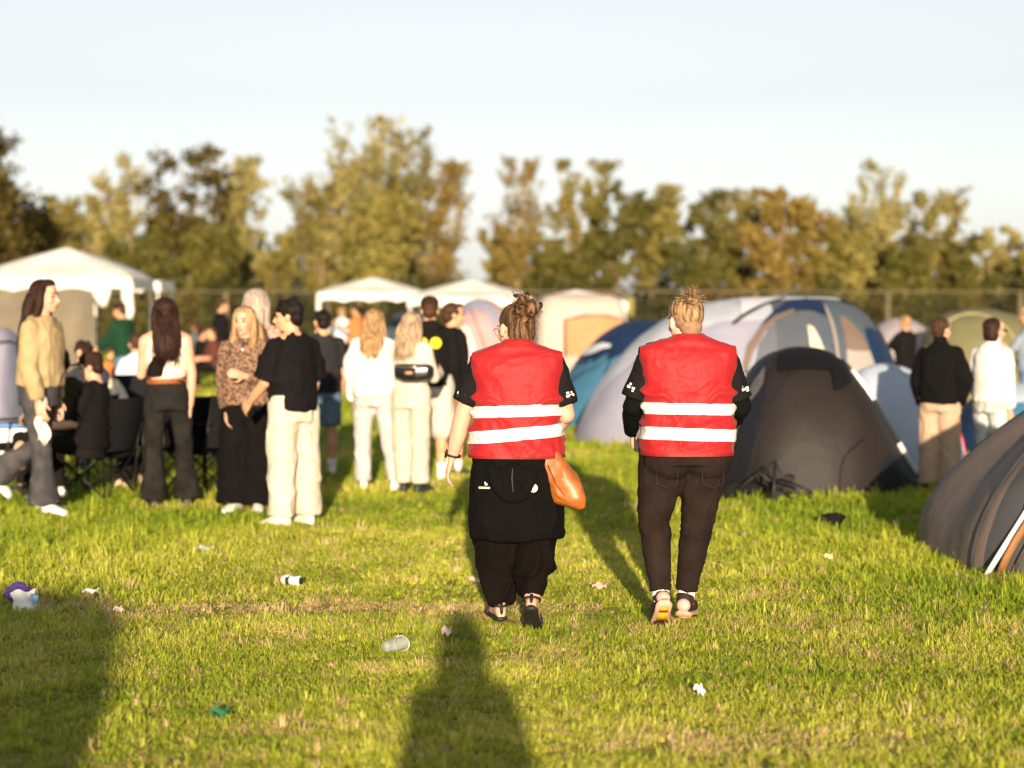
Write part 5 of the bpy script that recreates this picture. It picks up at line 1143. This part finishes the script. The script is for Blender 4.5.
# ================================================================ trees, grass, ground, light
def leafmat(name, dark, light, hue=.0):
    if name in _M: return _M[name]
    m, nt, N, L, b = _nt(name)
    gm = N.new('ShaderNodeNewGeometry'); nz = N.new('ShaderNodeTexNoise'); nz.inputs['Scale'].default_value = .9; nz.inputs['Detail'].default_value = 6; nz.inputs['Roughness'].default_value = .75
    L.new(gm.outputs['Position'], nz.inputs['Vector'])
    cr = N.new('ShaderNodeValToRGB'); L.new(nz.outputs['Fac'], cr.inputs[0])
    cr.color_ramp.elements[0].position = .33; cr.color_ramp.elements[1].position = .68
    cr.color_ramp.elements[0].color = (*dark, 1); cr.color_ramp.elements[1].color = (*light, 1)
    L.new(cr.outputs[0], b.inputs['Base Color']); b.inputs['Roughness'].default_value = .6; b.inputs['Specular IOR Level'].default_value = .3
    tr = N.new('ShaderNodeBsdfTranslucent'); L.new(cr.outputs[0], tr.inputs['Color']); mx = N.new('ShaderNodeMixShader'); mx.inputs[0].default_value = .3
    L.new(b.outputs[0], mx.inputs[1]); L.new(tr.outputs[0], mx.inputs[2]); L.new(mx.outputs[0], N['Material Output'].inputs['Surface'])
    _M[name] = m; return m

def tree_meshes(seed, H, W, style, lm, bm_):
    r = np.random.default_rng(seed); mb = MB(); twigs = []
    P = dict(willow=(7, .22, .34, 10, .30), narrow=(5, .18, .30, 10, .26), oak=(3, .18, .30, 16, .42), sparse=(4, .38, .42, 9, .36), flat=(3, .50, .50, 11, .34), thin=(4, .24, .45, 12, .26))[style]
    ns, base, csp, nb, cr = P
    def env(t):
        if style in ('willow', 'narrow', 'thin'): return .35 + .65 * math.sin(math.pi * min(1, max(0, (t - base * .5) / (1.06 - base * .5)))) ** .8
        if style == 'oak': return math.sqrt(max(.06, 1 - ((t - .55) / .50) ** 2))
        if style == 'flat': return 1.0 if t > .7 else .5
        return math.sqrt(max(.05, 1 - ((t - .68) / .38) ** 2))
    for s in range(ns):
        a = 6.28 * s / ns + r.uniform(0, 1.5); out = r.uniform(.2, .85 if ns > 4 else .5) * W / 2 if ns > 1 else 0
        top = H * r.uniform(.62, 1.0) if s else H; pts = []; dr = r.normal(size=2) * .05
        for i in range(9):
            t = i / 8; q = out * t ** 1.3
            pts.append(np.array([math.cos(a) * q + r.normal() * .07 * t * 2 + dr[0] * t, math.sin(a) * q + r.normal() * .07 * t * 2, top * t]))
        r0 = .055 + .012 * H / ns * 1.6
        mb.tube(pts, [r0 * (1 - .92 * (i / 8)) + .008 for i in range(9)], 7)
        for b in range(nb):
            t = base + (1 - base) * (b + r.random()) / nb; t = min(t, .985); i = int(t * 8); k = t * 8 - i
            p0 = pts[i] * (1 - k) + pts[min(i + 1, 8)] * k; an = r.uniform(0, 6.28); Lb = env(t * top / H) * W / 2 * r.uniform(.45, 1.0) * (.75 if ns < 5 else .50)
            up = r.uniform(.25, .9) if style in ('willow', 'narrow', 'thin') else r.uniform(.05, .6)
            bp = [p0 + np.array([math.cos(an) * Lb * u, math.sin(an) * Lb * u, Lb * up * u ** 1.3]) + r.normal(size=3) * .04 * u for u in (0, .35, .7, 1)]
            mb.tube(bp, [r0 * .40 * (1 - t * .55), r0 * .28 * (1 - t * .5), .016, .007], 5)
            ntw = 5 if style in ('willow', 'narrow', 'thin') else 6
            for q_ in range(ntw):                       # twigs carry the leaves
                u = r.uniform(.30, 1.0); c = p0 + np.array([math.cos(an) * Lb * u, math.sin(an) * Lb * u, Lb * up * u ** 1.3])
                if style in ('willow', 'narrow', 'thin'): dv = np.array([math.cos(an) * .35, math.sin(an) * .35, 1.0]) + r.normal(size=3) * .45; tl = cr * r.uniform(1.2, 3.2) * (H / 7)
                else: dv = np.array([math.cos(an) * .7, math.sin(an) * .7, .35]) + r.normal(size=3) * .7; tl = cr * r.uniform(.8, 1.9) * (H / 7)
                dv = norm(dv) * tl * 1.2
                if c[2] + dv[2] > H * 1.02: dv[2] = max(H * 1.02 - c[2], .05)
                twigs.append((c, dv))
                if q_ < 3: mb.tube([c, c + dv * .5, c + dv * .95], [.010, .007, .003], 4)
    trunk = mk_mesh('trunk', mb.V, mb.F, [bm_], True)
    per = {'willow': 32, 'narrow': 32, 'oak': 52, 'sparse': 30, 'flat': 34, 'thin': 20}[style]
    ls = {'willow': (.036, .115), 'narrow': (.036, .11), 'oak': (.075, .10), 'sparse': (.075, .10), 'flat': (.06, .095), 'thin': (.038, .10)}[style]
    sg = {'willow': .085, 'narrow': .08, 'oak': .17, 'sparse': .12, 'flat': .12, 'thin': .09}[style] * (H / 7)
    C = []
    for c, dv in twigs:
        t = r.random((per, 1)) ** .8; C.append(c + dv * t + r.normal(size=(per, 3)) * sg * (1.25 - .6 * t))
    C = np.concatenate(C); C = C[C[:, 2] > .3]
    return trunk, leaf_mesh('crown', C, ls, lm, r)
def leaf_mesh(name, C, ls, lm, r):
    n = len(C); A = r.normal(size=(n, 3)); A /= np.linalg.norm(A, axis=1, keepdims=True); B = np.cross(A, r.normal(size=(n, 3))); B /= np.linalg.norm(B, axis=1, keepdims=True)
    sz = r.uniform(.6, 1.3, (n, 1)); A = A * sz * ls[1]; B = B * sz * ls[0]
    V = np.stack([C - A, C + B * .9 - A * .1, C + A, C - B * .9 - A * .1], 1).reshape(-1, 3)
    Fq = np.arange(4 * n).reshape(-1, 4)
    return quick_mesh(name, V, Fq, lm)

def build_trees():
    bark = mat('bark_ochre', (.26, .18, .10), var=.3, vs=6, bump=.8, bs=30, bd=.03, rough=.9); bark2 = mat('bark_dark', (.13, .09, .05), var=.3, bump=.8, bs=30, bd=.03, rough=.9)
    dk = leafmat('leaf_dark_oak', (.045, .038, .008), (.15, .11, .022)); ol = leafmat('leaf_olive', (.11, .105, .022), (.34, .275, .065)); lt = leafmat('leaf_willow', (.17, .16, .045), (.46, .385, .13)); br = leafmat('leaf_bronze', (.11, .085, .016), (.30, .215, .045)); gr = leafmat('leaf_green', (.048, .052, .010), (.18, .155, .028)); rs = leafmat('leaf_rust', (.14, .095, .020), (.34, .24, .055))
    D0 = 70.0; k = F / D0
    spec = [  # px, top y, depth, crown width px, style, leaf, bark, label
        (-14, 124, 66, 74, 'oak', dk, bark2, 'broad dark oak at the left edge, tallest dark crown of the tree line'),
        (42, 212, 74, 60, 'oak', br, bark2, 'low bronze tinted tree right of the dark oak at the left edge'),
        (80, 200, 72, 58, 'willow', ol, bark, 'short olive willow behind the large white gazebo peak'),
        (118, 156, 70, 52, 'narrow', lt, bark, 'tall narrow pale willow above the right corner of the large gazebo'),
        (186, 152, 69, 84, 'sparse', dk, bark2, 'open dark crowned tree with see through branches, left of the pale wisp'),
        (150, 225, 68, 64, 'oak', gr, bark2, 'low dense green tree under the open dark crown'),
        (240, 162, 72, 56, 'willow', lt, bark, 'light feathery willow beside the open dark crowned tree'),
        (212, 232, 67, 60, 'oak', gr, bark2, 'dark green low tree behind the walking boy'),
        (278, 236, 73, 60, 'willow', ol, bark, 'low olive tree filling the dip left of the tallest willows'),
        (322, 168, 71, 66, 'willow', ol, bark, 'olive willow forming the left shoulder of the tallest group'),
        (364, 120, 69, 84, 'willow', lt, bark, 'tallest pale willow of the whole tree line, left of centre'),
        (407, 134, 71, 74, 'willow', ol, bark, 'second tallest willow with many upright stems, just right of the tallest'),
        (444, 166, 70, 50, 'thin', rs, bark, 'wispy thin leaved tree with bare twigs right of the tallest willows'),
        (384, 205, 67, 80, 'oak', ol, bark2, 'low bushy tree under the tallest willows'),
        (518, 162, 70, 46, 'thin', br, bark, 'slender bronze tree rising alone right above the messy bun'),
        (506, 232, 72, 44, 'willow', ol, bark, 'short olive tree at the foot of the slender bronze tree'),
        (578, 166, 70, 44, 'narrow', ol, bark, 'slender forked olive tree between the two red vests'),
        (556, 244, 69, 50, 'oak', gr, bark2, 'low green tree left of the slender forked one'),
        (615, 196, 69, 74, 'flat', gr, bark2, 'flat topped green tree just above the blond topknot, left one'),
        (656, 190, 71, 84, 'flat', ol, bark2, 'wide flat topped tree with clear trunks above the blond topknot'),
        (706, 196, 69, 74, 'flat', gr, bark2, 'flat topped green tree to the right of the blond topknot'),
        (738, 193, 73, 60, 'willow', ol, bark, 'rounded olive willow between the flat topped trees and the rusty one'),
        (774, 193, 70, 56, 'sparse', rs, bark, 'rusty brown open crowned tree above the charcoal tent'),
        (814, 203, 70, 46, 'sparse', br, bark, 'small bronze open crowned tree right of the rusty one'),
        (848, 238, 69, 56, 'oak', ol, bark2, 'low tree in the dip left of the tall green willow'),
        (871, 168, 70, 62, 'willow', lt, bark, 'tall pale green willow standing above the right hand pair'),
        (930, 192, 71, 62, 'narrow', ol, bark, 'tall dark olive tree right of the tall green willow'),
        (903, 240, 68, 56, 'oak', gr, bark2, 'low dark tree between the tall green willow and the dark olive one'),
        (966, 244, 70, 54, 'oak', gr, bark2, 'low dark green tree above the white roll neck'),
        (998, 232, 71, 66, 'willow', lt, bark, 'rounded pale willow near the right edge'),
        (1050, 236, 69, 74, 'oak', ol, bark2, 'olive tree cut by the right edge of the view'),
        (-70, 150, 70, 90, 'oak', gr, bark2, 'green tree beyond the left edge'), (1120, 215, 71, 80, 'oak', gr, bark2, 'green tree beyond the right edge')]
    for i, (px, ty, D, wp, st, lm, bk, lab) in enumerate(spec):
        H = CH + (305 - ty) / F * D; W = wp / F * D * 1.2
        tr, cw = tree_meshes(100 + i, H, W, st, lm, bk)
        r = empty('tree', ((px - 512) / F * D, D, 0), 0, lab, 'tree', 'trees behind the fence')
        link_mesh('trunk', tr, r); link_mesh('crown', cw, r)
    # hedge bushes
    shr = []
    hd = leafmat('leaf_hedge', (.022, .026, .006), (.085, .080, .016))
    for j, lm in enumerate((hd, dk, hd, gr)):
        r = np.random.default_rng(60 + j); mb = MB(); cl = []
        for s in range(9):
            a = r.uniform(0, 6.28); q = r.uniform(.2, 1.0); e = np.array([math.cos(a) * q, math.sin(a) * q * .8, r.uniform(1.0, 2.1)])
            mb.tube([(0, 0, 0), e * .5 + r.normal(size=3) * .05, e], [.035, .022, .008], 5)
            for t in (.35, .55, .75, 1): cl.append(e * t + r.normal(size=3) * np.array((.15, .15, .1)))
        C = np.concatenate([c + r.normal(size=(75, 3)) * .27 for c in cl]); C[:, 2] = np.abs(C[:, 2]); 
        shr.append((mk_mesh('branches', mb.V, mb.F, [bark2], True), leaf_mesh('foliage', C, (.06, .10), lm, r)))
    n = 0
    for row, (Y, st, hh) in enumerate(((66.0, 54, 1.0), (75.5, 60, 1.25))):
        px = -130 + row * 25
        while px < 1160:
            t, c = shr[int(rng.integers(4))]; X = (px - 512) / F * Y
            near = min(spec, key=lambda s: abs(s[0] - px)); words = near[7]
            r = empty('bush', (X, Y + rng.uniform(-.7, .7), 0), rng.uniform(0, 6.28), 'dense bush in the %s row of the hedge below the trees' % ('front' if row == 0 else 'rear'), 'bush', 'bushes of the %s hedge row' % ('front' if row == 0 else 'rear'))
            s = hh * rng.uniform(.78, 1.15); r.scale = (s * 1.05, s, s); link_mesh('branches', t, r); link_mesh('foliage', c, r); n += 1
            px += st * rng.uniform(.8, 1.15)

def gcol(N, L, kind):
    """shared colour field of the meadow from world position: lush, yellow and dry patches"""
    gm = N.new('ShaderNodeNewGeometry')
    def noise(sc, det, off=(0, 0, 0), stretch=(1, 1, 0)):
        mp = N.new('ShaderNodeMapping'); mp.inputs['Scale'].default_value = stretch; mp.inputs['Location'].default_value = off; L.new(gm.outputs['Position'], mp.inputs['Vector'])
        n = N.new('ShaderNodeTexNoise'); n.inputs['Scale'].default_value = sc; n.inputs['Detail'].default_value = det; n.inputs['Roughness'].default_value = .62; L.new(mp.outputs[0], n.inputs['Vector']); return n.outputs['Fac']
    return gm, noise

def grassmat():
    m, nt, N, L, b = _nt('grass_blades')
    gm, noise = gcol(N, L, 0)
    oi = N.new('ShaderNodeAttribute'); oi.attribute_type = 'INSTANCER'; oi.attribute_name = 'dry'
    rn = N.new('ShaderNodeAttribute'); rn.attribute_type = 'INSTANCER'; rn.attribute_name = 'tint'
    g = N.new('ShaderNodeValToRGB'); L.new(rn.outputs['Fac'], g.inputs[0])
    e = g.color_ramp.elements; e[0].position = 0; e[0].color = (.205, .31, .022, 1); e[1].position = 1; e[1].color = (.70, .66, .13, 1); x = e.new(.5); x.color = (.43, .475, .042, 1)
    d = N.new('ShaderNodeValToRGB'); L.new(rn.outputs['Fac'], d.inputs[0]); d.color_ramp.elements[0].color = (.55, .36, .16, 1); d.color_ramp.elements[1].color = (.85, .62, .38, 1)
    mx = N.new('ShaderNodeMix'); mx.data_type = 'RGBA'; L.new(oi.outputs['Fac'], mx.inputs['Factor']); L.new(g.outputs[0], mx.inputs['A']); L.new(d.outputs[0], mx.inputs['B'])
    L.new(mx.outputs['Result'], b.inputs['Base Color']); b.inputs['Roughness'].default_value = .5; b.inputs['Specular IOR Level'].default_value = .25
    tr = N.new('ShaderNodeBsdfTranslucent'); L.new(mx.outputs['Result'], tr.inputs['Color']); ms = N.new('ShaderNodeMixShader'); ms.inputs[0].default_value = .42
    L.new(b.outputs[0], ms.inputs[1]); L.new(tr.outputs[0], ms.inputs[2]); L.new(ms.outputs[0], N['Material Output'].inputs['Surface'])
    return m

def dryfield(X, Y):
    P = np.stack([X * .55, Y * 1.0, X * 0 + 2], 1); a = vnoise(P, 21) * .6 + vnoise(P * 2.7, 22) * .4
    d = np.clip((a - .64) / .16, 0, 1) * .5
    def streak(px0, px1, py, w, s):
        g = gp((px0 + px1) / 2, py); x0 = (px0 - 512) / F * g[1]; x1 = (px1 - 512) / F * g[1]
        wob = (vnoise(np.stack([X * 2.5, X * 0, X * 0 + 5], 1), 23) - .5) * w * 1.4
        return s * np.exp(-((Y - g[1] + wob) / w) ** 2) * (1 / (1 + np.exp(-(X - x0) / .12))) * (1 / (1 + np.exp((X - x1) / .12)))
    for q in ((130, 560, 611, .26, 1.1), (250, 330, 640, .2, .6), (400, 560, 622, .25, .6), (540, 620, 612, .3, .5), (620, 830, 745, .16, 1.0), (230, 330, 735, .15, .8), (560, 640, 654, .2, .6), (740, 830, 600, .3, .55), (50, 100, 602, .3, .6), (780, 960, 660, .25, .35), (130, 200, 765, .15, .9)):
        d = np.maximum(d, streak(*q))
    return np.clip(d, 0, 1)

def build_ground():
    m, nt, N, L, b = _nt('soil_and_thatch')
    gm, noise = gcol(N, L, 1)
    n1 = noise(1.1, 8); c1 = N.new('ShaderNodeValToRGB'); L.new(n1, c1.inputs[0]); e = c1.color_ramp.elements
    e[0].position = .30; e[0].color = (.24, .26, .045, 1); e[1].position = .70; e[1].color = (.46, .37, .11, 1)
    n2 = noise(45, 6); c2 = N.new('ShaderNodeValToRGB'); L.new(n2, c2.inputs[0]); e = c2.color_ramp.elements; e[0].position = .3; e[0].color = (.25, .25, .2, 1); e[1].position = .7; e[1].color = (1, 1, 1, 1)
    mx = N.new('ShaderNodeMix'); mx.data_type = 'RGBA'; mx.blend_type = 'MULTIPLY'; mx.inputs['Factor'].default_value = .8; L.new(c1.outputs[0], mx.inputs['A']); L.new(c2.outputs[0], mx.inputs['B'])
    L.new(mx.outputs['Result'], b.inputs['Base Color']); b.inputs['Roughness'].default_value = .95; b.inputs['Specular IOR Level'].default_value = .1
    bp = N.new('ShaderNodeBump'); bp.inputs['Strength'].default_value = .8; bp.inputs['Distance'].default_value = .03; L.new(n2, bp.inputs['Height']); L.new(bp.outputs[0], b.inputs['Normal'])
    ys = np.concatenate([np.arange(-60, 4, 4.0), np.arange(4, 28, .25), np.arange(28, 80, 1.5), [90, 120, 180, 300, 600, 1500, 4000]])
    xs = np.concatenate([[-4000, -1000, -300, -120, -60], np.arange(-30, -9, 1.5), np.arange(-9, 9.01, .25), np.arange(10.5, 31, 1.5), [60, 120, 300, 1000, 4000]])
    X, Y = np.meshgrid(xs, ys); Z = ground_h(X.ravel(), Y.ravel()); Z = np.where((Y.ravel() > 85) | (np.abs(X.ravel()) > 40), 0, Z)
    V = np.stack([X.ravel(), Y.ravel(), Z], 1); nx = len(xs); i, j = np.meshgrid(np.arange(nx - 1), np.arange(len(ys) - 1)); a = (j * nx + i).ravel()
    me = quick_mesh('meadow', V, np.stack([a, a + 1, a + nx + 1, a + nx], 1), m); me.polygons.foreach_set('use_smooth', [True] * len(me.polygons))
    o = link_mesh('meadow', me); o['kind'] = 'structure'

def build_grass():
    gm = grassmat()
    tufts = bpy.data.collections.new('grass_tufts')          # templates only, never linked into the scene
    for t in range(8):
        r = np.random.default_rng(300 + t); V = []; Fc = []
        nb = 13 if t < 6 else 20
        for i in range(nb):
            a = r.uniform(0, 6.28); q = r.uniform(0, .035); x, y = math.cos(a) * q, math.sin(a) * q; h = r.uniform(.45, 1.0) * (1 if r.random() < .85 else 1.3); w = r.uniform(.0016, .0030)
            az = r.uniform(0, 6.28); ln = r.uniform(.15, .85) if r.random() < .8 else r.uniform(1.0, 2.0)
            sx, sy = -math.sin(az + r.uniform(-.6, .6)) * w, math.cos(az) * w; dx, dy = math.cos(az), math.sin(az)
            hh = h * .05; pt = []
            for s in (0, .38, .74, 1):
                bend = ln * s ** 1.8 * hh; z = hh * s * (1 - .22 * ln * s); pt.append((x + dx * bend, y + dy * bend, max(z, .002)))
            b = len(V)
            for k, wd in enumerate((1, .95, .65)):
                p = pt[k]; V.append((p[0] - sx * wd, p[1] - sy * wd, p[2])); V.append((p[0] + sx * wd, p[1] + sy * wd, p[2]))
            V.append(pt[3]); Fc += [(b, b + 1, b + 3, b + 2), (b + 2, b + 3, b + 5, b + 4), (b + 4, b + 5, b + 6)]
        me = mk_mesh('tuft', V, Fc, [gm], True); o = bpy.data.objects.new('tuft', me); tufts.objects.link(o)
    # scatter
    r = np.random.default_rng(77); PX = []; SC_ = []; DR = []; TI = []; 
    def zone(y0, y1, dens, hs, ws):
        half = lambda y: y * .275 + 1.0
        A = (half(y0) + half(y1)) * (y1 - y0); n = int(A * dens)
        Y = r.uniform(y0, y1, n); X = r.uniform(-1, 1, n) * half(y1); k = np.abs(X) < half(Y); X, Y = X[k], Y[k]
        z = ground_h(X, Y); d = dryfield(X, Y)
        n1 = vnoise(np.stack([X * .8, Y * .8, X * 0], 1), 31); n2 = vnoise(np.stack([X * 4, Y * 4, X * 0], 1), 32); n3 = vnoise(np.stack([X * 14, Y * 14, X * 0], 1), 33)
        # longer lush grass towards the tents on the right and the crowd on the left
        lush = np.clip((X - (1.0 + (Y - 9) * -.02)) / 1.2, 0, 1) * np.clip((Y - 9.5) / 2.5, 0, 1) + np.clip((-1.4 - X * 1.0 - .0 * Y) / 1.2, 0, 1) * np.clip((Y - 9.8) / 2.5, 0, 1) + np.clip((Y - 13.5) / 3, 0, 1) * .5 + np.clip((Y - 26) / 10, 0, 1) * .3
        lush = np.clip(lush, 0, 1)
        h = hs * (.32 + .50 * n2 + .35 * n3) * (1 + .95 * lush) * (1 + .9 * (r.random(len(X)) < .035)) * (1 - .30 * d)
        keep = r.random(len(X)) > d * .08
        dry = (r.random(len(X)) < (d * .75 + .08 * (1 - lush) + .02)).astype(float) * r.uniform(.6, 1, len(X))
        tint = np.clip(.18 + .55 * n1 + .35 * (n2 - .3) + r.normal(size=len(X)) * .16 - .20 * lush, 0, 1)
        PX.append(np.stack([X, Y, z - .003], 1)[keep]); SC_.append(np.stack([np.full(len(X), ws), np.full(len(X), ws), h], 1)[keep]); DR.append(dry[keep]); TI.append(tint[keep])
    zone(6.3, 10.5, 1150, .92, 1.0); zone(10.5, 15, 620, .95, 1.25); zone(15, 24, 260, 1.0, 1.7); zone(24, 40, 80, 1.1, 2.8); zone(40, 66, 26, 1.2, 4.5)
    PXa = np.concatenate(PX); S = np.concatenate(SC_).astype(np.float32); DRa = np.concatenate(DR).astype(np.float32); TIa = np.concatenate(TI).astype(np.float32); n = len(PXa)
    print('grass tufts', n)
    me = bpy.data.meshes.new('grass'); me.vertices.add(n); me.vertices.foreach_set('co', PXa.astype(np.float32).ravel())
    a = me.attributes.new('sc', 'FLOAT_VECTOR', 'POINT'); a.data.foreach_set('vector', S.ravel())
    a = me.attributes.new('dry', 'FLOAT', 'POINT'); a.data.foreach_set('value', DRa)
    a = me.attributes.new('tint', 'FLOAT', 'POINT'); a.data.foreach_set('value', TIa)
    a = me.attributes.new('rot', 'FLOAT_VECTOR', 'POINT'); R = np.stack([r.normal(size=n) * .12, r.normal(size=n) * .12, r.uniform(0, 6.28, n)], 1).astype(np.float32); a.data.foreach_set('vector', R.ravel())
    a = me.attributes.new('pick', 'INT', 'POINT'); a.data.foreach_set('value', r.integers(0, 8, n).astype(np.int32))
    o = link_mesh('grass', me); props(o, 'short sunlit meadow grass with dry trampled streaks, longer towards the tents', 'grass', None, 'stuff')
    ng = bpy.data.node_groups.new('scatter', 'GeometryNodeTree'); ng.interface.new_socket('Geometry', in_out='INPUT', socket_type='NodeSocketGeometry'); ng.interface.new_socket('Geometry', in_out='OUTPUT', socket_type='NodeSocketGeometry')
    N = ng.nodes; L = ng.links; gi = N.new('NodeGroupInput'); go = N.new('NodeGroupOutput'); ip = N.new('GeometryNodeInstanceOnPoints'); ci = N.new('GeometryNodeCollectionInfo')
    ci.inputs['Collection'].default_value = tufts; ci.inputs['Separate Children'].default_value = True; ci.inputs['Reset Children'].default_value = True
    def attr(nm, ty):
        x = N.new('GeometryNodeInputNamedAttribute'); x.data_type = ty; x.inputs['Name'].default_value = nm; return x.outputs[0]
    L.new(gi.outputs[0], ip.inputs['Points']); L.new(ci.outputs[0], ip.inputs['Instance']); ip.inputs['Pick Instance'].default_value = True
    L.new(attr('pick', 'INT'), ip.inputs['Instance Index']); er = N.new('FunctionNodeEulerToRotation'); L.new(attr('rot', 'FLOAT_VECTOR'), er.inputs[0]); L.new(er.outputs[0], ip.inputs['Rotation']); L.new(attr('sc', 'FLOAT_VECTOR'), ip.inputs['Scale'])
    L.new(ip.outputs[0], go.inputs[0])
    md = o.modifiers.new('scatter', 'NODES'); md.node_group = ng

def build_light():
    w = bpy.data.worlds.new('World'); SC.world = w; w.use_nodes = True; nt = w.node_tree; bg = nt.nodes['Background']
    sky = nt.nodes.new('ShaderNodeTexSky'); sky.sky_type = 'NISHITA'; sky.sun_disc = False; sky.sun_elevation = SUN_EL
    # the sun stands behind the camera: direction towards it is (-SHX, -1)
    az = math.atan2(-SHX, -1.0)                               # compass angle from +Y, clockwise
    sky.sun_rotation = az; sky.air_density = 1.0; sky.dust_density = .6; sky.ozone_density = 2.0; sky.altitude = 0
    hs = nt.nodes.new('ShaderNodeHueSaturation'); hs.inputs['Saturation'].default_value = .22; nt.links.new(sky.outputs[0], hs.inputs['Color']); nt.links.new(hs.outputs[0], bg.inputs[0]); bg.inputs[1].default_value = .0765
    ld = bpy.data.lights.new('sun', 'SUN'); ld.energy = 4.5; ld.angle = rad(.55); ld.color = (1.0, .80, .56)
    lo = bpy.data.objects.new('sun', ld); COL.objects.link(lo)
    d = Vector((SHX, 1.0, -math.tan(SUN_EL))).normalized(); lo.rotation_euler = d.to_track_quat('-Z', 'Y').to_euler(); lo.location = (0, -20, 10)
    cd = bpy.data.cameras.new('camera'); cd.lens = LENS; cd.sensor_width = 36; cd.clip_end = 6000; cd.clip_start = .05
    cd.dof.use_dof = True; cd.dof.focus_distance = 10.1; cd.dof.aperture_fstop = 1.5; cd.dof.aperture_blades = 9
    co = bpy.data.objects.new('camera', cd); COL.objects.link(co); co.location = (0, 0, CH); co.rotation_euler = (rad(90) - PITCH, 0, 0); SC.camera = co
    v = SC.view_settings; v.view_transform = 'Standard'; v.look = 'None'; v.gamma = 1; v.use_curve_mapping = False; v.exposure = 1.2
    SC.cycles.max_bounces = 6; SC.cycles.transparent_max_bounces = 12

import time, os
T0 = time.time()
def step(n, fn):
    fn(); print('%-14s %.1fs' % (n, time.time() - T0))
step('people', build_people)
step('photographer', place_photographer)
step('camp', build_camp)
step('litter', build_litter)
step('trees', build_trees)
step('ground', build_ground)
step('grass', build_grass)
step('light', build_light)
